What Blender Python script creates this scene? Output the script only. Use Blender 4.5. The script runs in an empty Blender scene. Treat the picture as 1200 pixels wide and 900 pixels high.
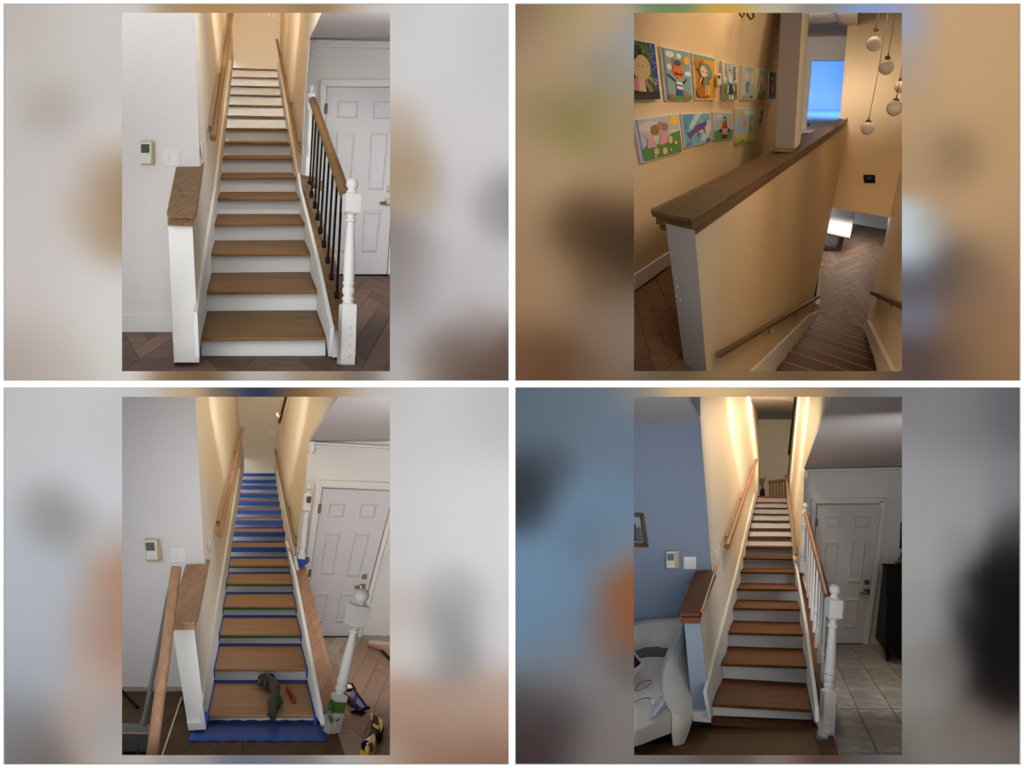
import bpy, math, random
from mathutils import Vector as V

random.seed(7)
SC = bpy.context.scene
COL = SC.collection

# ------------------------------------------------------------------ camera, world, exposure
CAM_Z = 3.4
cam_data = bpy.data.cameras.new('camera')
cam_data.sensor_width = 36.0
cam_data.lens = 36.0                      # 1200 px focal length on a 1200 px wide frame
cam_data.clip_end = 200
cam = bpy.data.objects.new('camera', cam_data)
COL.objects.link(cam)
cam.location = (0, 0, CAM_Z)
cam.rotation_euler = (math.pi / 2, 0, 0)
SC.camera = cam

world = bpy.data.worlds.new('world')
SC.world = world
world.use_nodes = True
world.node_tree.nodes['Background'].inputs[0].default_value = (1.0, 1.0, 1.0, 1)
world.node_tree.nodes['Background'].inputs[1].default_value = 0.42

SC.view_settings.view_transform = 'Standard'
SC.view_settings.look = 'None'
SC.view_settings.gamma = 1.0
SC.view_settings.exposure = 0.06
SC.cycles.use_denoising = True


def at(u, v, D):
    """a place of the building: bearing (u, v) as sighted by the camera, D metres away"""
    return V(((u - 600.0) / 1200.0 * D, D, CAM_Z - (v - 450.0) / 1200.0 * D))


def lin(c):
    return tuple((x / 255 / 12.92) if x / 255 <= 0.04045 else ((x / 255 + 0.055) / 1.055) ** 2.4 for x in c)


def area(name, loc, aim, sx, sy, power, col, spread=180):
    d = bpy.data.lights.new(name, 'AREA')
    d.shape = 'RECTANGLE'
    d.size, d.size_y = sx, sy
    d.energy = power
    d.color = col
    d.spread = math.radians(spread)
    o = bpy.data.objects.new(name, d)
    COL.objects.link(o)
    o.location = loc
    o.rotation_euler = (V(aim) - V(loc)).to_track_quat('-Z', 'Y').to_euler()
    return o



def strip(name, p0, p1, w, power, col):
    """long unseen fill strip from p0 to p1, shining down"""
    o = area(name, (V(p0) + V(p1)) / 2, (V(p0) + V(p1)) / 2 - V((0, 0, 1)), (V(p1) - V(p0)).length, w, power, col)
    x = (V(p1) - V(p0)).normalized()
    z = (V((0, 0, 1)) - x * x.z).normalized()
    y = z.cross(x)
    from mathutils import Matrix
    o.rotation_euler = Matrix((x, y, z)).transposed().to_euler()
    return o


WARM = (1.0, 0.66, 0.34)
SOFT = (1.0, 0.86, 0.70)
COOL = (0.62, 0.79, 1.0)
DAY = (0.95, 0.97, 1.0)
# soft frontal fill, added as a broad sun behind the camera
sun = bpy.data.lights.new('front_fill_sun', 'SUN')
sun.energy = 1.85
sun.angle = math.radians(50)
sun_o = bpy.data.objects.new('front_fill_sun', sun)
COL.objects.link(sun_o)
sun_o.location = (0, -3, CAM_Z)
sun_o.rotation_euler = V((0, 1, 0.02)).to_track_quat('-Z', 'Y').to_euler()
# hall with the black balusters
area('stairwell_front_fill', at(297, 2, 12.8), at(296, 80, 20), 0.6, 0.18, 15, (1.0, 0.92, 0.80), 50)  # unseen fill added to lift the upper risers
area('hall_fill', at(70, 230, 7.4), at(200, 150, 9.1), 0.8, 1.6, 9, DAY)  # added fill for the left wall, no window behind it
area('stairwell_back_fill', at(297, 6, 17.5), at(297, 60, 24), 0.6, 0.18, 6, (1.0, 0.80, 0.56), 50)  # second hidden fill, added for the far end of the flight
area('stairwell_high_fill', at(298, -110, 9.2), at(295, 170, 15), 1.4, 0.8, 40, (1.0, 0.95, 0.88))  # unseen fill added above the view to light the flight
strip('stairwell_strip_fill', at(297, -70, 12), at(298, -60, 23.5), 0.3, 52, (1.0, 0.66, 0.34))  # added strip, unseen, spreads the stairwell's warm light evenly
area('entry_fill', at(530, 140, 9.2), at(410, 180, 12.5), 1.0, 1.4, 24, DAY)  # unseen fill added to lift the entry door and wall
# landing with the paintings
area('landing_warm_fill', at(1120, -40, 9.0), at(850, 120, 12), 1.2, 1.2, 66, (1.0, 0.72, 0.44))  # front fill added out of view for the wall of paintings
area('globe_fill', at(1110, 20, 12.0), at(1035, 100, 17.5), 0.8, 0.8, 26, (1.0, 0.78, 0.52))  # added fill that brightens the globes, itself unseen
area('lower_room_fill', at(1000, 244, 24.0), at(990, 320, 24), 1.2, 1.0, 20, SOFT)  # added soft fill for the lower floor, unseen
area('landing_far_fill', at(935, -90, 11.5), at(865, 120, 12.5), 0.8, 0.8, 30, (1.0, 0.72, 0.44))  # unseen fill added over the landing wall
area('stair_void_fill', at(1010, -60, 18.0), at(1010, 220, 22), 2.5, 2.5, 85, (1.0, 0.68, 0.38))  # unseen fill added for the far wall over the stairs
area('lower_room_daylight_lamp', at(945, 255, 24.6), at(985, 275, 25.2), 0.6, 0.6, 10, (0.50, 0.73, 1.0))
area('side_room_blue_lamp', at(985, 60, 33.0), at(960, 110, 35.0), 1.2, 1.2, 130, (0.12, 0.36, 1.0))
area('corridor_fill', at(975, 11, 23.6), at(968, 70, 30.0), 0.8, 0.5, 110, SOFT)  # added fill to brighten the corridor's ceiling and wall
# stairs under work
area('worksite_front_fill', at(80, 640, 7.7), at(330, 720, 10), 0.9, 1.8, 8, (0.88, 0.94, 1.0))  # unseen side fill added behind the opening
area('worksite_entry_fill', at(540, 600, 9.0), at(400, 650, 12.4), 0.9, 1.4, 24, DAY)  # added fill for the entry by the taped stairs, unseen
area('worksite_stairwell_fill', at(300, 456, 12.9), at(303, 530, 20), 0.5, 0.1, 13, (1.0, 0.94, 0.86), 50)  # hidden forward fill added for the taped risers
strip('worksite_strip_fill', at(298, 440, 10), at(304, 405, 26), 0.3, 62, (1.0, 0.78, 0.50))  # unseen strip added to even out the warm stairwell light
# evening stairs
area('evening_front_fill', at(690, 640, 7.7), at(900, 720, 10), 0.9, 1.6, 7, (0.70, 0.84, 1.0))  # unseen cool fill added beside the opening
strip('evening_strip_fill', at(898, 456.5, 11), at(908, 456.5, 32), 0.26, 150, (1.0, 0.79, 0.52))  # added warm strip, unseen, lights the flight evenly along its depth
area('evening_stairwell_fill', at(903, 457.5, 15), at(906, 560, 22), 0.5, 0.10, 28, (1.0, 0.86, 0.68), 50)  # hidden forward fill added for the red brown flight's risers
area('evening_landing_fill', at(904, 458, 25.4), at(907, 545, 35), 0.7, 0.14, 110, (1.0, 0.80, 0.54))  # unseen fill added for the back wall above the stairs
area('evening_entry_fill', at(1130, 640, 9.5), at(1000, 700, 15), 1.0, 1.4, 26, DAY)  # added fill for the tiled entry, unseen


# ------------------------------------------------------------------ materials
def new_mat(name):
    m = bpy.data.materials.new(name)
    m.use_nodes = True
    nt = m.node_tree
    return m, nt, nt.nodes['Principled BSDF']


def paint(name, c, rough=0.75, bump=0.0, scale=60.0, metal=0.0, mottled=0.0):
    m, nt, b = new_mat(name)
    if max(c) < 30:
        b.inputs['Specular IOR Level'].default_value = 0.12
    b.inputs['Roughness'].default_value = rough
    b.inputs['Metallic'].default_value = metal
    n = nt.nodes.new('ShaderNodeTexNoise')
    n.inputs['Scale'].default_value = scale
    n.inputs['Detail'].default_value = 9 if mottled > 0.3 else 4
    n.inputs['Distortion'].default_value = 1.2 if mottled > 0.3 else 0
    tc = nt.nodes.new('ShaderNodeTexCoord')
    nt.links.new(tc.outputs['Object'], n.inputs['Vector'])
    r = nt.nodes.new('ShaderNodeValToRGB')
    l = lin(c)
    k = 0.03 + mottled
    r.color_ramp.elements[0].position = 0.25
    r.color_ramp.elements[1].position = 0.75
    r.color_ramp.elements[0].color = tuple(x * (1 - k) for x in l) + (1,)
    r.color_ramp.elements[1].color = tuple(min(1, x * (1 + k)) for x in l) + (1,)
    nt.links.new(n.outputs['Fac'], r.inputs['Fac'])
    nt.links.new(r.outputs['Color'], b.inputs['Base Color'])
    if bump:
        bp = nt.nodes.new('ShaderNodeBump')
        bp.inputs['Strength'].default_value = bump
        bp.inputs['Distance'].default_value = 0.01
        nt.links.new(n.outputs['Fac'], bp.inputs['Height'])
        nt.links.new(bp.outputs['Normal'], b.inputs['Normal'])
    return m


def wood(name, dark, light, axis=0, scale=1.0, rough=0.5, vary=0.25, spec=0.22):
    """timber: grain stretched along one axis, tone varies from piece to piece"""
    m, nt, b = new_mat(name)
    b.inputs['Roughness'].default_value = rough + 0.08
    b.inputs['Specular IOR Level'].default_value = spec
    N, L = nt.nodes.new, nt.links.new
    tc = N('ShaderNodeTexCoord')
    oi = N('ShaderNodeObjectInfo')
    add = N('ShaderNodeVectorMath'); add.operation = 'ADD'
    cmb = N('ShaderNodeCombineXYZ')
    mul = N('ShaderNodeMath'); mul.operation = 'MULTIPLY'; mul.inputs[1].default_value = 37.0
    L(oi.outputs['Random'], mul.inputs[0])
    for k in range(3):
        L(mul.outputs[0], cmb.inputs[k])
    L(tc.outputs['Object'], add.inputs[0]); L(cmb.outputs[0], add.inputs[1])
    mp = N('ShaderNodeMapping')
    s = [16.0 * scale] * 3
    s[axis] = (0.3 if axis == 1 else 1.1) * scale
    mp.inputs['Scale'].default_value = s
    L(add.outputs[0], mp.inputs['Vector'])
    n = N('ShaderNodeTexNoise')
    n.inputs['Scale'].default_value = 1.6
    n.inputs['Detail'].default_value = 6
    n.inputs['Roughness'].default_value = 0.62
    n.inputs['Distortion'].default_value = 0.9
    L(mp.outputs['Vector'], n.inputs['Vector'])
    r = N('ShaderNodeValToRGB')
    r.color_ramp.elements[0].position = 0.30
    r.color_ramp.elements[1].position = 0.68
    r.color_ramp.elements[0].color = lin(dark) + (1,)
    r.color_ramp.elements[1].color = lin(light) + (1,)
    L(n.outputs['Fac'], r.inputs['Fac'])
    hsv = N('ShaderNodeHueSaturation')
    mr = N('ShaderNodeMapRange')
    mr.inputs['To Min'].default_value = 1 - vary
    mr.inputs['To Max'].default_value = 1 + vary
    L(oi.outputs['Random'], mr.inputs['Value'])
    L(mr.outputs['Result'], hsv.inputs['Value'])
    L(r.outputs['Color'], hsv.inputs['Color'])
    L(hsv.outputs['Color'], b.inputs['Base Color'])
    return m


M = {
    'frame_white': paint('frame_white', (252, 252, 252), 0.9),
    'wall_white': paint('wall_white', (234, 229, 226), 0.85, 0.08, 40),
    'wall_cream': paint('wall_cream', (232, 222, 206), 0.85, 0.08, 40),
    'wall_warm_cast': paint('wall_warm_cast', (214, 190, 154), 0.85, 0.08, 40),  # cream landing walls with dim warm lamplight put into the colour
    'wall_blue_cast': paint('wall_blue_cast', (138, 152, 174), 0.85, 0.08, 40),  # white wall with the blue, dim light put into its colour
    'ceiling_grey': paint('ceiling_grey', (212, 207, 206), 0.9, 0.05, 40),
    'trim_white': paint('trim_white', (236, 234, 230), 0.55),
    'trim_cream': paint('trim_cream', (238, 230, 216), 0.55),
    'shade_grey': paint('shade_grey', (166, 158, 152), 0.7),  # shaded front of the landing's end post put into this grey
    'column_shade': paint('column_shade', (106, 98, 100), 0.7),  # shade on the column's front is put into the colour
    'post_blue_shade': paint('post_blue_shade', (136, 148, 162), 0.7),  # white post with its bluish shade put into the colour
    'raw_oak_rod': wood('raw_oak_rod', (158, 118, 90), (188, 148, 116), 2, 1.0, 0.6, 0.03),
    'door_white': paint('door_white', (218, 216, 218), 0.45),
    'riser_white': paint('riser_white', (232, 234, 232), 0.5),
    'plate_white': paint('plate_white', (240, 238, 234), 0.35),
    'thermo_cream': paint('thermo_cream', (232, 226, 208), 0.4),
    'thermo_tan': paint('thermo_tan', (196, 178, 140), 0.5),
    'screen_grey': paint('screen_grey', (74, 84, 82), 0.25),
    'screen_blue': paint('screen_blue', (70, 96, 128), 0.25),
    'iron_black': paint('iron_black', (9, 8, 9), 0.6),
    'steel': paint('steel', (150, 140, 122), 0.35, 0, 40, 0.8),
    'brass': paint('brass', (140, 112, 78), 0.4, 0, 40, 0.7),
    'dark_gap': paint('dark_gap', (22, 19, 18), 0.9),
    'joint': paint('joint', (62, 48, 42), 0.9),
    'oak_grey': wood('oak_grey', (96, 70, 44), (148, 112, 72), 0, 1.0, 0.42, 0.06),
    'oak_grey_cap': wood('oak_grey_cap', (98, 72, 46), (152, 116, 76), 1, 1.0, 0.42, 0.04),
    'rail_oak': wood('rail_oak', (106, 78, 46), (142, 108, 66), 1, 1.0, 0.4, 0.04),
    'herring_grey': wood('herring_grey', (92, 70, 60), (134, 106, 92), 0, 1.0, 0.5, 0.28),
    'cap_landing': wood('cap_landing', (72, 53, 32), (116, 88, 56), 1, 0.8, 0.42, 0.03),
    'plank_landing': wood('plank_landing', (96, 66, 44), (140, 102, 70), 0, 0.9, 0.5, 0.16),
    'tread_landing': wood('tread_landing', (70, 46, 24), (108, 74, 42), 0, 0.8, 0.45, 0.08),
    'herring_low': wood('herring_low', (104, 86, 76), (148, 126, 112), 0, 0.7, 0.5, 0.2),
    'raw_oak': wood('raw_oak', (156, 116, 84), (190, 148, 112), 0, 1.0, 0.6, 0.05),
    'raw_oak_long': wood('raw_oak_long', (160, 116, 88), (194, 150, 118), 1, 1.0, 0.6, 0.04),
    'herring_tan': wood('herring_tan', (138, 106, 88), (170, 136, 114), 0, 1.0, 0.55, 0.14),
    'old_board': wood('old_board', (160, 142, 126), (196, 180, 164), 0, 1.0, 0.8, 0.16),
    'site_board': wood('site_board', (64, 45, 28), (92, 66, 42), 1, 0.6, 0.7, 0.08),
    'red_oak': wood('red_oak', (76, 39, 15), (122, 71, 34), 0, 1.0, 0.5, 0.05, 0.06),
    'red_oak_cap': wood('red_oak_cap', (82, 44, 24), (122, 70, 40), 1, 1.0, 0.6, 0.04),
    'rail_red': wood('rail_red', (126, 72, 38), (164, 102, 58), 1, 1.0, 0.35, 0.04),
    'floor_oak': wood('floor_oak', (76, 48, 25), (104, 70, 39), 0, 0.8, 0.5, 0.08, 0.06),
    'tile': paint('tile', (146, 139, 132), 0.45, 0.05, 5.0, 0, 0.55),
    'grout': paint('grout', (112, 104, 96), 0.9),
    'tape_blue': paint('tape_blue', (34, 82, 172), 0.6),
    'paper_blue': paint('paper_blue', (34, 74, 152), 0.7, 0.25, 14),
    'tape_green': paint('tape_green', (62, 98, 28), 0.6),
    'newel_grey': paint('newel_grey', (184, 181, 176), 0.6),
    'globe': paint('globe', (250, 244, 234), 0.25),
    'boucle': paint('boucle', (214, 207, 198), 0.95, 0.6, 90, 0, 0.05),
    'cabinet_black': paint('cabinet_black', (12, 9, 9), 0.65),
    'glove': paint('glove', (62, 64, 52), 0.8, 0.8, 22, 0, 0.45),
    'glove_dark': paint('glove_dark', (30, 30, 28), 0.8),
    'red_rag': paint('red_rag', (176, 62, 46), 0.8, 0.3, 30),
    'yellow': paint('yellow', (226, 176, 46), 0.45),
    'purple': paint('purple', (104, 92, 186), 0.5),
    'paper_white': paint('paper_white', (232, 230, 228), 0.8),
    'broom_grey': paint('broom_grey', (96, 94, 92), 0.5),
    'bristle': paint('bristle', (48, 46, 46), 0.8),
    'pink': paint('pink', (196, 160, 186), 0.5),
    'leaf': paint('leaf', (70, 72, 52), 0.7),
    'hole_brown': paint('hole_brown', (110, 72, 44), 0.8),
    'table_top': paint('table_top', (236, 236, 236), 0.12),
    'walnut': wood('walnut', (72, 48, 32), (112, 78, 52), 2, 1.0, 0.45, 0.02),
    'pale_board': wood('pale_board', (212, 190, 160), (232, 212, 184), 0, 1.0, 0.7, 0.02),
    'foil': paint('foil', (214, 218, 228), 0.5, 0.9, 30, 0.2, 0.3),
    'shell': paint('shell', (190, 188, 186), 0.9),
    'rough_plaster': paint('rough_plaster', (176, 170, 166), 0.95, 0.5, 25, 0, 0.2),
    'side_room': paint('side_room', (226, 228, 232), 0.8),
}
_flat = {}


def flat(c):
    if c not in _flat:
        _flat[c] = paint('pigment', c, 0.7)
    return _flat[c]


# ------------------------------------------------------------------ planes and mesh helpers
class Plane:
    """a wall or floor plane; .at(u, v, off) is where the bearing (u, v) meets it, moved off metres towards the viewer's side"""

    def __init__(s, p, q, r):
        s.p = V(p)
        n = (V(q) - V(p)).cross(V(r) - V(p)).normalized()
        if n.dot(V((0, 0, CAM_Z)) - s.p) < 0:
            n = -n
        s.n = n
        s.ext = None          # direction in which boards on this plane get their thickness, if not the normal

    def at(s, u, v, off=0.0):
        o = V((0, 0, CAM_Z))
        d = at(u, v, 1.0) - o
        p = s.p + s.n * off
        return o + d * ((p - o).dot(s.n) / d.dot(s.n))

    def shifted(s, off):
        q = Plane.__new__(Plane)
        q.p, q.n, q.ext = s.p + s.n * off, s.n, s.ext
        return q


def facing(D):
    return Plane(at(0, 0, D), at(100, 0, D), at(0, 100, D))


class MB:
    def __init__(s):
        s.v, s.f, s.mi, s.sm, s.mats = [], [], [], [], []

    def face(s, idx, mi=0, smooth=False):
        s.f.append(idx); s.mi.append(mi); s.sm.append(smooth)

    def mat(s, m):
        if m not in s.mats:
            s.mats.append(m)
        return s.mats.index(m)

    def solid(s, front, back, mi=0):
        """prism between two outlines of equal length"""
        n, k = len(front), len(s.v)
        s.v += [V(p) for p in front] + [V(p) for p in back]
        s.face(list(range(k, k + n)), mi)
        s.face(list(range(k + 2 * n - 1, k + n - 1, -1)), mi)
        for i in range(n):
            j = (i + 1) % n
            s.face([k + i, k + n + i, k + n + j, k + j], mi)

    def prism(s, pts, vec, mi=0):
        s.solid(pts, [V(p) + V(vec) for p in pts], mi)

    def plate(s, pl, uvs, th, off=0.0, mi=0):
        """board lying on a plane: its outer face, th proud of the plane, has the outline uvs"""
        fr = [pl.at(u, v, off + th) for u, v in uvs]
        s.solid(fr, [p + (pl.ext if pl.ext else -pl.n) * th for p in fr], mi)

    def sheet(s, pl, uvs, off, mi=0):
        k = len(s.v)
        s.v += [pl.at(u, v, off) for u, v in uvs]
        s.face(list(range(k, k + len(uvs))), mi)

    def raised(s, pl, q, h, inset, off=0.0):
        """raised and fielded panel with sloping sides"""
        cu, cv = sum(a for a, _ in q) / 4, sum(b for _, b in q) / 4
        rings = []
        for f, hh in ((0, off), (inset, off + h), (inset * 1.6, off + h), (inset * 2.6, off + h * 0.35)):
            rings.append([pl.at(u + (cu - u) * f, v + (cv - v) * f, hh) for u, v in q])
        k = len(s.v)
        for r in rings:
            s.v += r
        for a in range(len(rings) - 1):
            for i in range(4):
                j = (i + 1) % 4
                s.face([k + a * 4 + i, k + a * 4 + j, k + a * 4 + 4 + j, k + a * 4 + 4 + i])
        s.face([k + 12, k + 13, k + 14, k + 15])
        s.face([k + 3, k + 2, k + 1, k])

    def tube(s, pts, radii, seg=10, flat_y=1.0, mi=0):
        pts = [V(p) for p in pts]
        if not isinstance(radii, (list, tuple)):
            radii = [radii] * len(pts)
        k = len(s.v)
        for i, p in enumerate(pts):
            t = (pts[min(i + 1, len(pts) - 1)] - pts[max(i - 1, 0)]).normalized()
            a = t.cross(V((0, 1, 0.001)))
            if a.length < 0.05:
                a = t.cross(V((1, 0, 0)))
            a.normalize()
            b = t.cross(a).normalized()
            for j in range(seg):
                w = 2 * math.pi * j / seg
                s.v.append(p + a * (math.cos(w) * radii[i]) + b * (math.sin(w) * radii[i] * flat_y))
        for i in range(len(pts) - 1):
            for j in range(seg):
                j2 = (j + 1) % seg
                s.face([k + i * seg + j, k + i * seg + j2, k + (i + 1) * seg + j2, k + (i + 1) * seg + j], mi, True)
        s.face([k + j for j in range(seg)][::-1], mi)
        s.face([k + (len(pts) - 1) * seg + j for j in range(seg)], mi)

    def lathe(s, base, top, prof, seg=18, mi=0):
        base, top = V(base), V(top)
        s.tube_axis([(base.lerp(top, t), r) for t, r in prof], (top - base).normalized(), seg, mi)

    def tube_axis(s, stations, ax, seg, mi=0, rot=0.0, smooth=True):
        a = V((1, 0, 0)) - ax * ax.x
        a.normalize()
        b = ax.cross(a).normalized()
        k = len(s.v)
        for p, r in stations:
            for j in range(seg):
                w = 2 * math.pi * j / seg + rot
                s.v.append(p + a * (math.cos(w) * r) + b * (math.sin(w) * r))
        n = len(stations)
        for i in range(n - 1):
            for j in range(seg):
                j2 = (j + 1) % seg
                s.face([k + i * seg + j, k + i * seg + j2, k + (i + 1) * seg + j2, k + (i + 1) * seg + j], mi, smooth)
        s.face([k + j for j in range(seg)][::-1], mi)
        s.face([k + (n - 1) * seg + j for j in range(seg)], mi)

    def square(s, base, top, t0, t1, half, rot, mi=0, cham=0.0):
        """square block around an axis, with a small chamfer at both ends"""
        base, top = V(base), V(top)
        h = half * math.sqrt(2)
        L = (top - base).length
        c = cham / L
        st = [(t0, h * (1 - 0.35 * (cham > 0))), (t0 + c, h), (t1 - c, h), (t1, h * (1 - 0.35 * (cham > 0)))]
        s.tube_axis([(base.lerp(top, t), r) for t, r in st], (top - base).normalized(), 4, mi, math.pi / 4 + rot, False)

    def sphere(s, c, r, seg=20, rings=12, squash=1.0, mi=0):
        st = []
        for i in range(rings + 1):
            w = math.pi * i / rings
            st.append((V(c) + V((0, 0, -math.cos(w) * r * squash)), max(1e-4, math.sin(w) * r)))
        s.tube_axis(st, V((0, 0, 1)), seg, mi)

    def box(s, c, ex, ey, ez, mi=0):
        c, ex, ey, ez = V(c), V(ex), V(ey), V(ez)
        s.solid([c - ex - ey - ez, c + ex - ey - ez, c + ex + ey - ez, c - ex + ey - ez],
                [c - ex - ey + ez, c + ex - ey + ez, c + ex + ey + ez, c - ex + ey + ez], mi)

    def grid(s, rows, mi=0):
        k, n = len(s.v), len(rows[0])
        for r in rows:
            s.v += [V(p) for p in r]
        for i in range(len(rows) - 1):
            for j in range(n - 1):
                s.face([k + i * n + j, k + i * n + j + 1, k + (i + 1) * n + j + 1, k + (i + 1) * n + j], mi, True)

    def mesh(s, name, origin, mats):
        me = bpy.data.meshes.new(name)
        me.from_pydata([tuple(p - origin) for p in s.v], [], s.f)
        for m in mats:
            me.materials.append(m)
        me.polygons.foreach_set('material_index', s.mi)
        me.polygons.foreach_set('use_smooth', s.sm)
        import bmesh
        bm = bmesh.new(); bm.from_mesh(me)
        bmesh.ops.recalc_face_normals(bm, faces=bm.faces)
        bm.to_mesh(me); bm.free()
        if any(s.sm):
            me.set_sharp_from_angle(angle=math.radians(42))
        me.update()
        return me


def base_of(vs):
    xs, ys, zs = [p.x for p in vs], [p.y for p in vs], [p.z for p in vs]
    return V(((min(xs) + max(xs)) / 2, (min(ys) + max(ys)) / 2, min(zs)))


def world_loc(o):
    p = V(o.location)
    while o.parent:
        o = o.parent
        p += V(o.location)
    return p


def props(o, label=None, cat=None, group=None, kind=None):
    for k, x in (('label', label), ('category', cat), ('group', group), ('kind', kind)):
        if x:
            o[k] = x
    return o


def obj(name, mb, mat, parent=None, label=None, cat=None, group=None, kind=None, bevel=0.0):
    org = base_of(mb.v)
    mats = mat if isinstance(mat, list) else [mat]
    o = bpy.data.objects.new(name, mb.mesh(name, org, mats))
    COL.objects.link(o)
    if parent:
        o.parent = parent
        o.location = org - world_loc(parent)
    else:
        o.location = org
    if bevel:
        b = o.modifiers.new('bevel', 'BEVEL')
        b.width = bevel; b.segments = 2; b.limit_method = 'ANGLE'; b.angle_limit = math.radians(40)
    return props(o, label, cat, group, kind)


def thing(name, loc, label, cat, group=None):
    o = bpy.data.objects.new(name, None)
    o.empty_display_size = 0.1
    COL.objects.link(o)
    o.location = loc
    return props(o, label, cat, group)


def struct(name, mb, mat, parent=None, bevel=0.0):
    o = obj(name, mb, mat, parent, bevel=bevel)
    o['kind'] = 'structure'
    return o


def P(pl, uvs, th, off=0.0):
    m = MB(); m.plate(pl, uvs, th, off); return m


def T(pts, r, seg=10, fy=1.0):
    m = MB(); m.tube(pts, r, seg, fy); return m


def rect(u0, v0, u1, v1):
    return [(u0, v0), (u1, v0), (u1, v1), (u0, v1)]


def lerp2(a, b, t):
    return (a[0] + (b[0] - a[0]) * t, a[1] + (b[1] - a[1]) * t)


def bil(q, s, t):
    return lerp2(lerp2(q[0], q[1], s), lerp2(q[3], q[2], s), t)


def c1(x, y): return (140 + x / 3.75, 10 + y / 3.75)
def c2(x, y): return (140 + x / 3.75, 220 + y / 3.75)
def c3(x, y): return (740 + x / 3.75, 10 + y / 3.75)
def c4(x, y): return (740 + x / 3.75, 220 + y / 3.75)
def c5(x, y): return (140 + x / 3.75, 460 + y / 3.75)
def c6(x, y): return (140 + x / 3.75, 670 + y / 3.75)
def c7(x, y): return (740 + x / 3.75, 460 + y / 3.75)
def c8(x, y): return (740 + x / 3.75, 670 + y / 3.75)


# ------------------------------------------------------------------ display wall with four windows into the rooms
BD = 6.85
WB = facing(BD)
m = MB()
for r in (rect(-420, -60, 4, 960), rect(1196, -60, 1620, 960), rect(4, -60, 1196, 4), rect(4, 896, 1196, 960),
          rect(596, 4, 604, 896), rect(4, 446, 596, 454), rect(604, 446, 1196, 454)):
    m.plate(WB, r, 0.03)
struct('wall_front', m, M['frame_white'])


def print_panel(q0, op, samples, label):
    """board with a rectangular opening, printed with a soft out-of-focus picture"""
    u0, v0, u1, v1 = q0
    a0, b0, a1, b1 = op
    us = sorted({u0 + (u1 - u0) * i / 56 for i in range(57)} | {a0, a1})
    vs = sorted({v0 + (v1 - v0) * i / 42 for i in range(43)} | {b0, b1})
    us = [x for x in us if x in (a0, a1) or min(abs(x - a0), abs(x - a1)) > 1.5]
    vs = [x for x in vs if x in (b0, b1) or min(abs(x - b0), abs(x - b1)) > 1.5]
    mb = MB()
    ids, cols = {}, []

    def tone(u, v):
        acc, tot = [0, 0, 0], 0
        for su, sv, c, rad in samples:
            d2 = (u - su) ** 2 + (v - sv) ** 2
            w = math.exp(-0.5 * d2 / (rad * 0.85) ** 2) + 2e-4 / (1 + d2 / 3600)
            tot += w
            for k in range(3):
                acc[k] += w * c[k]
        return lin(tuple(x / tot for x in acc))

    def vid(i, j):
        if (i, j) not in ids:
            ids[(i, j)] = len(mb.v)
            mb.v.append(WB.at(us[i], vs[j], 0.012))
            cols.append(tone(us[i], vs[j]))
        return ids[(i, j)]
    for i in range(len(us) - 1):
        for j in range(len(vs) - 1):
            uc, vc = (us[i] + us[i + 1]) / 2, (vs[j] + vs[j + 1]) / 2
            if a0 < uc < a1 and b0 < vc < b1:
                continue
            mb.face([vid(i, j), vid(i + 1, j), vid(i + 1, j + 1), vid(i, j + 1)])
    # the thickness of the board: splayed sides of the opening and a back
    k = len(mb.v)
    for (u, v), off, g in (((a0, b0), 0.012, 0), ((a1, b0), 0.012, 0), ((a1, b1), 0.012, 0), ((a0, b1), 0.012, 0),
                           ((a0 - 3, b0 - 3), 0, 0), ((a1 + 3, b0 - 3), 0, 0), ((a1 + 3, b1 + 3), 0, 0), ((a0 - 3, b1 + 3), 0, 0),
                           ((u0, v0), 0, 0), ((u1, v0), 0, 0), ((u1, v1), 0, 0), ((u0, v1), 0, 0)):
        mb.v.append(WB.at(u, v, off))
        cols.append(tone(min(max(u, a0), a1) if g else u, v))
    for i in range(4):
        j = (i + 1) % 4
        mb.face([k + i, k + 4 + i, k + 4 + j, k + j])
        mb.face([k + 4 + i, k + 8 + i, k + 8 + j, k + 4 + j])
    mat, nt, b = new_mat('soft_print')
    b.inputs['Roughness'].default_value = 0.9
    b.inputs['Specular IOR Level'].default_value = 0.1
    at_ = nt.nodes.new('ShaderNodeAttribute')
    at_.attribute_name = 'print'
    nt.links.new(at_.outputs['Color'], b.inputs['Base Color'])
    o = obj('print_panel', mb, mat, None, label, 'print', 'soft focus print panels around the four views')
    ca = o.data.color_attributes.new('print', 'FLOAT_COLOR', 'POINT')
    for i, c in enumerate(cols):
        ca.data[i].color = c + (1,)
    return o


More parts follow.
